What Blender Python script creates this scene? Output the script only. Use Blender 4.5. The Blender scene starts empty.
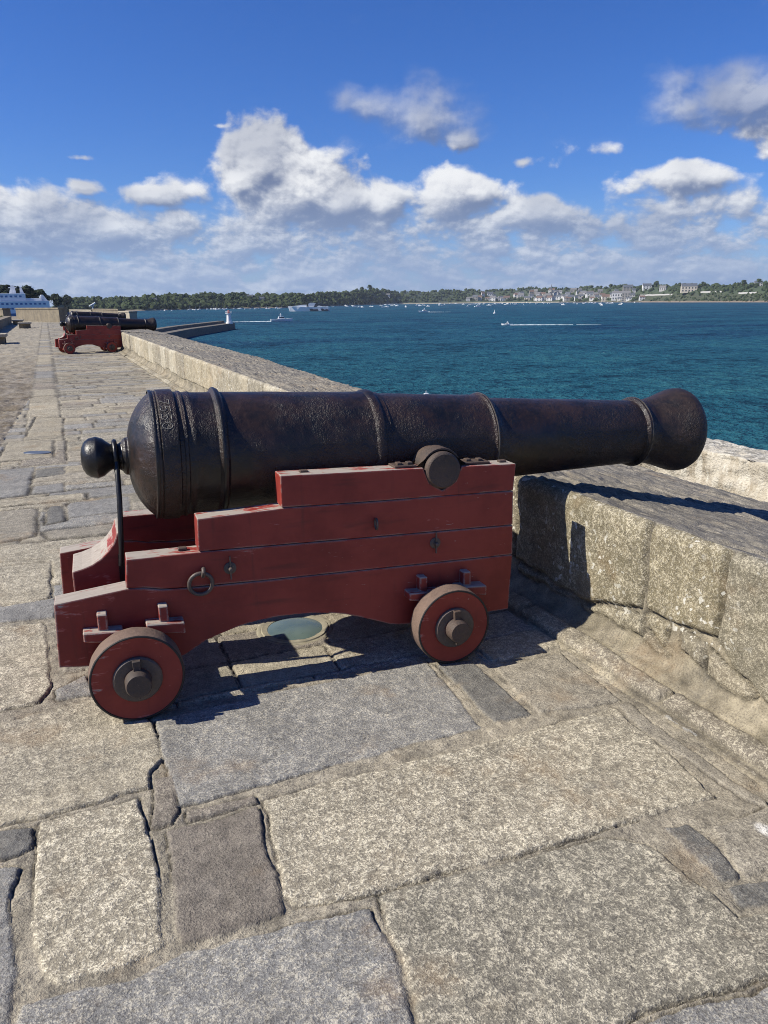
import bpy, bmesh, math, random
import numpy as np
from mathutils import Vector, Matrix
random.seed(7)
R = math.radians
scene = bpy.context.scene
COL = scene.collection
PI = math.pi

# ------------------------------------------------------------------ camera
F, EYE, ROLL = 769.0, 1.6, R(.55)
PITCH, YAW = R(15.3288), R(22.9104)
FW = np.array([math.sin(YAW)*math.cos(PITCH), math.cos(YAW)*math.cos(PITCH), -math.sin(PITCH)])
_rt = np.array([math.cos(YAW), -math.sin(YAW), 0.0]); _up = np.cross(_rt, FW)
RT = _rt*math.cos(ROLL) - _up*math.sin(ROLL)
UP = _up*math.cos(ROLL) + _rt*math.sin(ROLL)
CAM = np.array([0, 0, EYE])
def ray(x, y): return FW*F + RT*(x-384) - UP*(y-512)
def atz(x, y, z=0.0):
    d = ray(x, y); return CAM + d*((z-EYE)/d[2])
def horizon(x): return 304.454 - (x-45)*.0096
cam = bpy.data.cameras.new('camera'); camo = bpy.data.objects.new('camera', cam); COL.objects.link(camo)
cam.sensor_fit = 'VERTICAL'; cam.sensor_height = 24.0; cam.lens = F/1024*24.0
cam.clip_start = .05; cam.clip_end = 30000
camo.matrix_world = Matrix(((RT[0], UP[0], -FW[0], CAM[0]), (RT[1], UP[1], -FW[1], CAM[1]), (RT[2], UP[2], -FW[2], CAM[2]), (0, 0, 0, 1)))
scene.camera = camo
scene.render.engine = 'CYCLES'
scene.cycles.use_denoising = True
scene.cycles.denoising_prefilter = 'NONE'
scene.cycles.filter_width = 1.0
scene.cycles.max_bounces = 6
scene.view_settings.view_transform = 'Standard'
scene.view_settings.look = 'None'
scene.view_settings.gamma = 1
scene.view_settings.exposure = 0.4

# ------------------------------------------------------------------ node helpers
class NT:
    def __init__(s, tree): s.t = tree
    def n(s, typ, **kw):
        nd = s.t.nodes.new(typ)
        ins = kw.pop('ins', {})
        for k, v in kw.items(): setattr(nd, k, v)
        for k, v in ins.items(): s.set(nd.inputs[k], v)
        return nd
    def set(s, sock, v):
        if isinstance(v, bpy.types.NodeSocket): s.t.links.new(v, sock)
        elif isinstance(v, bpy.types.Node): s.t.links.new(v.outputs[0], sock)
        else:
            if isinstance(v, (tuple, list)) and len(v) == 3 and sock.type == 'RGBA': v = (*v, 1)
            sock.default_value = v
    def m(s, op, a, b=None, c=None, clamp=False):
        nd = s.t.nodes.new('ShaderNodeMath'); nd.operation = op; nd.use_clamp = clamp
        s.set(nd.inputs[0], a)
        if b is not None: s.set(nd.inputs[1], b)
        if c is not None: s.set(nd.inputs[2], c)
        return nd.outputs[0]
    def noise(s, vec, scale, detail=4, rough=.55, dist=0.0, out='Fac'):
        nd = s.n('ShaderNodeTexNoise', ins={'Vector': vec, 'Scale': scale, 'Detail': detail, 'Roughness': rough, 'Distortion': dist})
        return nd.outputs[out]
    def voro(s, vec, scale, out='Distance', feature='F1', rnd=1.0):
        nd = s.n('ShaderNodeTexVoronoi', feature=feature, ins={'Vector': vec, 'Scale': scale, 'Randomness': rnd})
        return nd.outputs[out]
    def step(s, v, a, b):
        nd = s.n('ShaderNodeMapRange', interpolation_type='SMOOTHSTEP', ins={'Value': v, 'From Min': a, 'From Max': b})
        return nd.outputs[0]
    def mix(s, f, a, b, mode='MIX'):
        nd = s.t.nodes.new('ShaderNodeMix'); nd.data_type = 'RGBA'; nd.blend_type = mode
        s.set(nd.inputs[0], f); s.set(nd.inputs[6], a); s.set(nd.inputs[7], b)
        return nd.outputs[2]
    def vmul(s, v, xyz):
        nd = s.t.nodes.new('ShaderNodeVectorMath'); nd.operation = 'MULTIPLY'
        s.set(nd.inputs[0], v); s.set(nd.inputs[1], xyz); return nd.outputs[0]
    def bump(s, h, strength, dist, normal=None):
        nd = s.n('ShaderNodeBump', ins={'Height': h, 'Strength': strength, 'Distance': dist})
        if normal is not None: s.set(nd.inputs['Normal'], normal)
        return nd.outputs[0]

def material(name):
    m = bpy.data.materials.new(name); m.use_nodes = True
    t = m.node_tree; t.nodes.clear()
    q = NT(t)
    out = t.nodes.new('ShaderNodeOutputMaterial'); p = t.nodes.new('ShaderNodeBsdfPrincipled')
    t.links.new(p.outputs[0], out.inputs[0])
    co = t.nodes.new('ShaderNodeTexCoord').outputs['Object']
    return m, q, p, co
def plain(name, col, rough=.7, metal=0.0, var=.15, scale=8.0):
    m, q, p, co = material(name)
    nz = q.noise(co, scale, 5)
    f = q.m('MULTIPLY_ADD', nz, 2*var, 1-var)
    q.set(p.inputs['Base Color'], q.mix(1.0, (*col, 1), q.n('ShaderNodeCombineColor', ins={0: f, 1: f, 2: f}).outputs[0], 'MULTIPLY'))
    p.inputs['Roughness'].default_value = rough; p.inputs['Metallic'].default_value = metal
    return m

# ------------------------------------------------------------------ materials
def granite(name, lichen=0.0, streak=0.0, rough=.88):
    m, q, p, co = material(name)
    at = q.n('ShaderNodeAttribute', attribute_name='stone')
    st, blotch = at.outputs['Color'], at.outputs['Alpha']
    a = q.m('MULTIPLY', q.m('SUBTRACT', 1.0, q.step(blotch, .35, .6)), q.noise(co, 130, 3, .62, .4))
    a = q.m('ADD', a, q.m('MULTIPLY', q.step(blotch, .35, .6), q.noise(co, 68, 3, .62, .6)))
    b = q.noise(co, 210, 2, .7)
    big = q.noise(co, 5.5, 5, .62)
    mid = q.noise(co, 22, 4, .6)
    # pale feldspar crystals between darker grey grains
    pale = q.step(q.m('ADD', a, q.m('ADD', q.m('MULTIPLY', mid, .30), q.m('MULTIPLY', q.m('SUBTRACT', b, .5), .6))), .63, .74)
    pale = q.m('MULTIPLY', pale, blotch)
    st = q.mix(1.0, st, (.88, .87, .85, 1), 'MULTIPLY')
    c = q.mix(q.m('MULTIPLY', pale, .90), st, (.62, .56, .42, 1))
    dark = q.step(q.m('ADD', q.noise(co, 120, 2, .6), q.m('MULTIPLY', b, .45)), .72, .88)
    c = q.mix(q.m('MULTIPLY', dark, .62), c, (.075, .068, .058, 1))
    # foot-polished, paler patches and old stains differ from place to place
    pol = q.step(q.noise(co, .9, 4, .55, .8), .44, .66)
    c = q.mix(q.m('MULTIPLY', pol, .30), c, q.mix(1.0, st, (1.22, 1.17, 1.07, 1), 'MULTIPLY'))
    k_ = q.m('MULTIPLY_ADD', q.step(q.noise(co, 1.6, 3), .38, .62), .55, q.m('MULTIPLY', q.step(blotch, .05, .7), 1.2))
    k_ = q.m('ADD', k_, .35)
    g = q.m('MULTIPLY_ADD', q.m('SUBTRACT', b, .5), k_, 1.0)
    g = q.m('MULTIPLY', g, q.m('MULTIPLY_ADD', big, .9, .55))
    g = q.m('MULTIPLY', g, q.m('MULTIPLY_ADD', mid, .6, .70))
    c = q.mix(1.0, c, q.n('ShaderNodeCombineColor', ins={0: g, 1: g, 2: g}).outputs[0], 'MULTIPLY')
    # rusty stains, grey weathering
    c = q.mix(q.m('MULTIPLY', q.step(q.noise(co, 2.3, 5, .65), .54, .74), .42), c, (.26, .17, .085, 1))
    c = q.mix(q.m('MULTIPLY', q.step(q.noise(co, 3.1, 5, .65, 1.0), .56, .74), .30), c, (.12, .118, .11, 1))
    if lichen:
        pt = q.noise(co, 27, 2, .5)
        zone = q.m('MULTIPLY', q.step(q.noise(co, 3.0, 3), .42, .60), q.step(q.n('ShaderNodeSeparateXYZ', ins={0: co}).outputs[2], .13, .24))
        f = q.m('MULTIPLY', q.step(q.m('ADD', pt, q.m('MULTIPLY', q.noise(co, 90, 2), .14)), .685, .71), zone)
        c = q.mix(q.m('MULTIPLY', f, lichen), c, (.62, .60, .52, 1))
        oc = q.step(q.noise(co, 4.2, 5, .6), .50, .70)
        c = q.mix(q.m('MULTIPLY', oc, .30), c, (.15, .13, .075, 1))
    if streak:
        sv = q.vmul(co, (26, 1.6, 26))
        f = q.step(q.noise(sv, 1.0, 5, .65), .50, .66)
        c = q.mix(q.m('MULTIPLY', f, streak), c, (.09, .085, .078, 1))
    q.set(p.inputs['Base Color'], c)
    p.inputs['Roughness'].default_value = rough
    p.inputs['Specular IOR Level'].default_value = .3
    h = q.m('ADD', q.m('MULTIPLY', a, .8), q.m('MULTIPLY', b, .45))
    h = q.m('ADD', h, q.m('MULTIPLY', mid, 1.2))
    q.set(p.inputs['Normal'], q.bump(h, .9, .007))
    return m
M_PAVE = granite('granite_paving')
M_WALL = granite('granite_wall', lichen=.9)
M_TOP = granite('granite_weathered_top', streak=.85)

def far_stone(name, col, col2):
    m, q, p, co = material(name)
    c = q.mix(q.step(q.noise(co, 1.3, 6, .65), .35, .65), (*col, 1), (*col2, 1))
    v = q.noise(q.vmul(co, (1, 1, .25)), 5, 4, .6)
    c = q.mix(q.m('MULTIPLY', q.step(v, .52, .7), .5), c, (.12, .11, .09, 1))
    q.set(p.inputs['Base Color'], c); p.inputs['Roughness'].default_value = .9
    q.set(p.inputs['Normal'], q.bump(q.noise(co, 9, 5), .6, .05))
    return m
M_FAR = far_stone('bastion_stone', (.17, .142, .10), (.25, .21, .145))
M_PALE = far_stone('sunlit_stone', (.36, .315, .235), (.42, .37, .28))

def lime_wall():
    m, q, p, co = material('lime_streaked_stone')
    at = q.n('ShaderNodeAttribute', attribute_name='stone')
    c = at.outputs['Color']
    b = q.noise(co, 40, 4, .6)
    # lime run-off streaks under the rim
    s = q.noise(q.vmul(co, (13, 13, 1.1)), 1.0, 5, .6)
    z = q.n('ShaderNodeSeparateXYZ', ins={0: co}).outputs[2]
    rim = q.step(z, -.22, -.07)
    f = q.m('MULTIPLY', q.step(s, .44, .56), rim)
    c = q.mix(q.m('MULTIPLY', f, .9), c, (.60, .56, .46, 1))
    pat = q.step(q.noise(co, 5, 5, .65), .47, .56)
    c = q.mix(q.m('MULTIPLY', pat, .65), c, (.50, .45, .35, 1))
    c = q.mix(q.m('MULTIPLY', q.step(b, .55, .7), .45), c, (.2, .18, .14, 1))
    q.set(p.inputs['Base Color'], c); p.inputs['Roughness'].default_value = .92
    q.set(p.inputs['Normal'], q.bump(q.m('ADD', b, q.noise(co, 12, 4)), .9, .02))
    return m
M_LIME = lime_wall()

def iron(name, base, rust, amount, rough, bumpd=.004, pits=True):
    m, q, p, co = material(name)
    f = q.step(q.m('ADD', q.noise(co, 5, 6, .66), q.m('MULTIPLY', q.noise(co, 45, 3), .35)), .62-amount*.4, .98-amount*.35)
    c = q.mix(f, (*base, 1), (*rust, 1))
    sp = q.step(q.noise(co, 130, 3, .6), .62, .78)
    c = q.mix(q.m('MULTIPLY', sp, .55), c, tuple(min(1, x*2.2+.02) for x in rust)+(1,))
    # a few pale scuffs
    sc = q.m('MULTIPLY', q.step(q.noise(co, 85, 3, .6, .8), .69, .75), q.step(q.noise(co, 3.5, 3), .5, .65))
    c = q.mix(q.m('MULTIPLY', sc, .6), c, (.18, .165, .145, 1))
    q.set(p.inputs['Base Color'], c)
    q.set(p.inputs['Roughness'], q.m('MULTIPLY_ADD', q.noise(co, 16, 5, .65), .30, rough-.12))
    p.inputs['Specular IOR Level'].default_value = .5
    zone = q.step(q.noise(co, 2.6, 4, .6), .36, .62)
    h = q.m('MULTIPLY', q.m('ADD', q.noise(co, 70, 4, .65), q.m('MULTIPLY', q.noise(co, 190, 2), .5)), q.m('MULTIPLY_ADD', zone, 1.25, .10))
    h = q.m('ADD', h, q.m('MULTIPLY', q.noise(co, 14, 4, .6), .6))
    q.set(p.inputs['Normal'], q.bump(h, .8 if pits else .3, bumpd))
    return m
M_IRON = iron('black_painted_iron', (.0080, .0072, .0072), (.036, .020, .0135), .33, .37, .0085)
M_KNOB = iron('worn_black_iron', (.008, .008, .0085), (.02, .015, .012), .1, .32, .003)
M_RING = iron('rubbed_ring_iron', (.012, .012, .012), (.10, .085, .065), .42, .30, .002)
M_RUST = iron('rusty_iron', (.040, .033, .029), (.085, .056, .040), .5, .66, .004)
M_STEEL = iron('grey_iron', (.05, .044, .040), (.11, .08, .062), .45, .5, .003)
M_MUZZ = iron('pitted_rusty_iron', (.0085, .0078, .0078), (.038, .023, .016), .42, .48, .009)

def red_paint():
    m, q, p, co = material('red_painted_oak')
    geo = q.n('ShaderNodeNewGeometry')
    red = q.mix(q.step(q.noise(co, 3.3, 5, .65), .3, .7), (.19, .024, .018, 1), (.29, .044, .031, 1))
    g = q.n('ShaderNodeTexCoord').outputs['Normal']
    nz = q.n('ShaderNodeSeparateXYZ', ins={0: g}).outputs[2]
    # flaked paint: streaks along the grain; heavier on the weathered upper faces
    gr = q.noise(q.vmul(co, (9, 60, 60)), 1.0, 4, .65, .4)
    pz = q.noise(co, 7.0, 4, .62)
    up = q.step(nz, .45, .8)
    th = q.m('MULTIPLY_ADD', up, -.215, .85)
    fl = q.m('ADD', q.m('MULTIPLY', gr, .5), q.m('MULTIPLY', pz, .55))
    wear = q.n('ShaderNodeAttribute', attribute_name='wear').outputs['Fac']
    fl = q.m('ADD', fl, q.m('MULTIPLY', wear, .19))
    bv = q.n('ShaderNodeBevel', samples=4, ins={'Radius': .011})
    dt = q.n('ShaderNodeVectorMath', operation='DOT_PRODUCT', ins={0: bv.outputs[0], 1: geo.outputs['Normal']}).outputs['Value']
    eg = q.step(dt, .992, .90)
    th = q.m('SUBTRACT', th, q.m('MULTIPLY', eg, .20))
    fl2 = q.m('SUBTRACT', fl, th)
    bare = q.step(fl2, -.10, -.075)
    grain = q.noise(q.vmul(co, (6, 110, 110)), 1.0, 4, .6)
    wood = q.mix(grain, (.20, .165, .13, 1), (.47, .42, .36, 1))
    edge = q.m('MULTIPLY', q.step(fl2, -.14, -.11), q.m('SUBTRACT', 1.0, bare))
    c = q.mix(q.m('MULTIPLY', edge, .6), red, (.42, .13, .11, 1))
    c = q.mix(bare, c, wood)
    gm = q.step(q.noise(q.vmul(co, (2.5, 9, 20)), 1.0, 4), .60, .8)
    c = q.mix(q.m('MULTIPLY', gm, .45), c, (.05, .018, .016, 1))
    # knocks: small pale chips scattered along the planks, dark drips under the irons
    ch = q.m('MULTIPLY', q.step(q.noise(q.vmul(co, (24, 70, 95)), 1.0, 3, .6, .6), .70, .73), q.step(q.noise(co, 2.2, 3), .47, .6))
    c = q.mix(q.m('MULTIPLY', ch, .8), c, (.42, .27, .23, 1))
    dr = q.m('MULTIPLY', q.step(q.noise(q.vmul(co, (26, 26, 1.8)), 1.0, 4, .6), .60, .74), .35)
    c = q.mix(dr, c, (.06, .022, .018, 1))
    q.set(p.inputs['Base Color'], c)
    q.set(p.inputs['Roughness'], q.m('MULTIPLY_ADD', bare, .3, .52))
    p.inputs['Specular IOR Level'].default_value = .35
    h = q.m('ADD', q.m('MULTIPLY', q.noise(q.vmul(co, (5, 70, 70)), 1.0, 4), .6), q.m('MULTIPLY', bare, -.9))
    q.set(p.inputs['Normal'], q.bump(h, .45, .003))
    return m
M_RED = red_paint()
M_TREAD = iron('tread_wood', (.10, .065, .050), (.17, .115, .085), .55, .8, .004)
M_BLACK = plain('black_rim_paint', (.018, .016, .015), .6, 0, .3, 30)

def water_mat():
    m, q, p, co = material('sea_water')
    n1 = q.noise(co, .28, 4, .6); n2 = q.noise(co, 1.05, 3, .6)
    n0 = q.noise(q.vmul(co, (.8, 1.2, 1)), .045, 5, .62)
    big = q.noise(q.vmul(co, (.8, 1.7, 1)), .0065, 4, .55)
    c = q.mix(q.step(big, .50, .62), (.0150, .074, .126, 1), (.0105, .046, .100, 1))
    h_ = q.m('ADD', q.m('MULTIPLY', n1, .5), q.m('ADD', q.m('MULTIPLY', n2, .28), q.m('MULTIPLY', n0, .42)))
    ln_ = q.n('ShaderNodeVectorMath', operation='LENGTH', ins={0: co}).outputs['Value']
    c = q.mix(q.m('MULTIPLY', q.step(ln_, 330, 60), .8), c, (.0130, .080, .104, 1))
    crest = q.step(h_, .58, .74); trough = q.step(h_, .60, .47)
    c = q.mix(q.m('MULTIPLY', crest, .8), c, (.030, .125, .145, 1))
    c = q.mix(q.m('MULTIPLY', trough, .75), c, (.0015, .013, .026, 1))
    fo = q.m('MULTIPLY', q.step(q.noise(co, .55, 2, .5), .775, .79), q.step(q.noise(co, .05, 2), .5, .6))
    c = q.mix(fo, c, (.7, .75, .76, 1))
    h = q.m('ADD', q.m('MULTIPLY', n1, 1.8), q.m('MULTIPLY', n2, .8))
    h = q.m('ADD', h, q.m('ADD', q.m('MULTIPLY', q.noise(co, 3.3, 2), .2), q.m('MULTIPLY', n0, 2.5)))
    nb = q.bump(h, 1.0, 1.0)
    # choppy water never turns into a full mirror at grazing angles: cap the reflection
    fr = q.m('MINIMUM', q.m('MULTIPLY', q.n('ShaderNodeFresnel', ins={'IOR': 1.33, 'Normal': nb}).outputs[0], .35), .085)
    di = q.n('ShaderNodeBsdfDiffuse', ins={'Color': c, 'Normal': nb}); gl = q.n('ShaderNodeBsdfGlossy', ins={'Color': (.8, .92, 1.0, 1), 'Roughness': .25, 'Normal': nb})
    mx = q.n('ShaderNodeMixShader', ins={0: fr, 1: di.outputs[0], 2: gl.outputs[0]})
    m.node_tree.nodes.remove(p)
    out = [n for n in m.node_tree.nodes if n.type == 'OUTPUT_MATERIAL'][0]
    m.node_tree.links.new(mx.outputs[0], out.inputs[0])
    return m
M_SEA = water_mat()

# ------------------------------------------------------------------ mesh helpers
def link(name, me, parent=None):
    o = bpy.data.objects.new(name, me); COL.objects.link(o)
    if parent is not None: o.parent = parent
    return o
def obj(name, bm, mat, parent=None, smooth=None, bevel=None, seg=2, wear=False):
    if bevel:
        bmesh.ops.remove_doubles(bm, verts=bm.verts, dist=1e-5)
        es = [e for e in bm.edges if len(e.link_faces) == 2 and e.calc_face_angle(0) > R(28)]
        bmesh.ops.bevel(bm, geom=es, offset=bevel, segments=seg, profile=.5, affect='EDGES', clamp_overlap=True)
    bmesh.ops.recalc_face_normals(bm, faces=bm.faces)
    me = bpy.data.meshes.new(name); bm.to_mesh(me); bm.free()
    for mm in (mat if isinstance(mat, (list, tuple)) else [mat]): me.materials.append(mm)
    if smooth is not None:
        me.shade_smooth(); me.set_sharp_from_angle(angle=R(smooth))
    return link(name, me, parent)
def tag(o, label=None, cat=None, group=None, kind=None):
    if label: o['label'] = label
    if cat: o['category'] = cat
    if group: o['group'] = group
    if kind: o['kind'] = kind
    return o
def empty(name, loc, rz, label, cat, group=None):
    o = link(name, None); o.empty_display_size = .2
    o.location = loc; o.rotation_euler = (0, 0, rz)
    return tag(o, label, cat, group)
def box(bm, x0, x1, y0, y1, z0, z1, mi=0):
    vs = [bm.verts.new((x, y, z)) for z in (z0, z1) for x, y in ((x0, y0), (x1, y0), (x1, y1), (x0, y1))]
    fs = [(3, 2, 1, 0), (4, 5, 6, 7), (0, 1, 5, 4), (1, 2, 6, 5), (2, 3, 7, 6), (3, 0, 4, 7)]
    for f in fs: bm.faces.new([vs[i] for i in f]).material_index = mi
    return vs
def prism(bm, pts, y0, y1, mi=0):          # polygon in x,z swept along y
    a = [bm.verts.new((x, y0, z)) for x, z in pts]; b = [bm.verts.new((x, y1, z)) for x, z in pts]
    bm.faces.new(a).material_index = mi; bm.faces.new(b[::-1]).material_index = mi
    n = len(pts)
    for i in range(n): bm.faces.new((a[i], b[i], b[(i+1) % n], a[(i+1) % n])).material_index = mi
def vprism(bm, pts, z0, z1, mi=0):         # polygon in x,y raised along z
    a = [bm.verts.new((x, y, z0)) for x, y in pts]; b = [bm.verts.new((x, y, z1)) for x, y in pts]
    bm.faces.new(a[::-1]).material_index = mi; bm.faces.new(b).material_index = mi
    n = len(pts)
    for i in range(n): bm.faces.new((a[i], a[(i+1) % n], b[(i+1) % n], b[i])).material_index = mi
def lathe(bm, prof, o, ax, n=48, mi=None, jit=None):
    """prof: (distance along axis, radius); o: origin; ax: axis direction"""
    ax = Vector(ax).normalized(); o = Vector(o)
    u = ax.cross(Vector((0, 0, 1)))
    if u.length < .01: u = Vector((1, 0, 0))
    u.normalize(); v = ax.cross(u).normalized()
    rings = []
    for k, (t, r) in enumerate(prof):
        c = o + ax*t
        if r < 1e-6: rings.append([bm.verts.new(c)])
        else:
            rings.append([bm.verts.new(c + (u*math.cos(2*PI*i/n) + v*math.sin(2*PI*i/n))*(r + (jit(t, i) if jit else 0))) for i in range(n)])
    for k in range(len(rings)-1):
        A, B = rings[k], rings[k+1]
        for i in range(n):
            j = (i+1) % n
            if len(A) == 1 and len(B) == 1: continue
            if len(A) == 1: f = bm.faces.new((A[0], B[i], B[j]))
            elif len(B) == 1: f = bm.faces.new((A[i], A[j], B[0]))
            else: f = bm.faces.new((A[i], A[j], B[j], B[i]))
            if mi: f.material_index = mi(k)
def tube(bm, pts, r, n=10, closed=False):
    pts = [Vector(p) for p in pts]; N = len(pts); rings = []
    ext = [max(p[k] for p in pts)-min(p[k] for p in pts) for k in range(3)]
    ref = Vector((0, 0, 0)); ref[ext.index(min(ext))] = 1.0
    for i, p in enumerate(pts):
        a = pts[(i-1) % N] if (closed or i > 0) else p
        b = pts[(i+1) % N] if (closed or i < N-1) else p
        t = (b-a).normalized()
        u = t.cross(ref)
        if u.length < .05: u = t.cross(Vector((.6, .64, .48)))
        u.normalize(); v = t.cross(u)
        rr = r[i] if isinstance(r, (list, tuple)) else r
        rings.append([bm.verts.new(p+(u*math.cos(2*PI*k/n)+v*math.sin(2*PI*k/n))*rr) for k in range(n)])
    for i in range(N if closed else N-1):
        A, B = rings[i], rings[(i+1) % N]
        for k in range(n): bm.faces.new((A[k], A[(k+1) % n], B[(k+1) % n], B[k]))
    if not closed:
        bm.faces.new(rings[0][::-1]); bm.faces.new(rings[-1])
def blob(bm, c, rx, ry, rz, rnd, sub=1, amp=.25, mi=0):
    r = bmesh.ops.create_icosphere(bm, subdivisions=sub, radius=1.0)
    for v in r['verts']:
        k = 1 + rnd.uniform(-amp, amp)
        v.co = Vector((c[0]+v.co.x*rx*k, c[1]+v.co.y*ry*k, c[2]+v.co.z*rz*k))
    return r['verts']

# ------------------------------------------------------------------ noise for the stone relief
def _h(ix, iy, s):
    n = (ix.astype(np.int64)*374761393 + iy.astype(np.int64)*668265263 + s*1442695041) & 0xffffffff
    n = ((n ^ (n >> 13))*1274126177) & 0xffffffff
    return ((n ^ (n >> 16)) & 0xffffff)/float(0xffffff)
def vn(x, y, s=0):
    ix, iy = np.floor(x), np.floor(y); fx, fy = x-ix, y-iy
    fx = fx*fx*(3-2*fx); fy = fy*fy*(3-2*fy)
    a, b, c, d = _h(ix, iy, s), _h(ix+1, iy, s), _h(ix, iy+1, s), _h(ix+1, iy+1, s)
    return (a*(1-fx)+b*fx)*(1-fy) + (c*(1-fx)+d*fx)*fy - .5
def fbm(x, y, s=0, o=3):
    r, a = 0, 1.0
    for k in range(o):
        r = r + a*vn(x, y, s+k*17); x, y, a = x*2.03+5.1, y*2.03+1.7, a*.5
    return r
def poly_sd(px, py, P):                      # positive inside
    P = np.asarray(P); n = len(P)
    d = np.full(px.shape, 1e9); ins = np.zeros(px.shape, bool)
    for i in range(n):
        ax, ay = P[i]; bx, by = P[(i+1) % n]
        ex, ey = bx-ax, by-ay
        t = np.clip(((px-ax)*ex+(py-ay)*ey)/(ex*ex+ey*ey+1e-12), 0, 1)
        d = np.minimum(d, np.hypot(px-ax-t*ex, py-ay-t*ey))
        c = ((ay > py) != (by > py)) & (px < (bx-ax)*(py-ay)/((by-ay) if abs(by-ay) > 1e-9 else 1e-9)+ax)
        ins ^= c
    return np.where(ins, d, -d)
def sstep(x, a, b):
    t = np.clip((x-a)/(b-a), 0, 1); return t*t*(3-2*t)
def grid_mesh(name, V, nu, nv, col, mat, parent=None):
    me = bpy.data.meshes.new(name)
    i = np.arange(nu*nv).reshape(nu, nv)
    q = np.stack([i[:-1, :-1], i[1:, :-1], i[1:, 1:], i[:-1, 1:]], -1).reshape(-1, 4)
    me.vertices.add(len(V)); me.vertices.foreach_set('co', V.astype(np.float32).ravel())
    me.loops.add(q.size); me.loops.foreach_set('vertex_index', q.astype(np.int32).ravel())
    me.polygons.add(len(q)); me.polygons.foreach_set('loop_start', np.arange(0, q.size, 4, dtype=np.int32))
    me.polygons.foreach_set('loop_total', np.full(len(q), 4, dtype=np.int32))
    a = me.attributes.new('stone', 'FLOAT_COLOR', 'POINT'); a.data.foreach_set('color', col.astype(np.float32).ravel())
    me.update(); me.validate(); me.shade_smooth()
    me.materials.append(mat)
    return me

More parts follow.
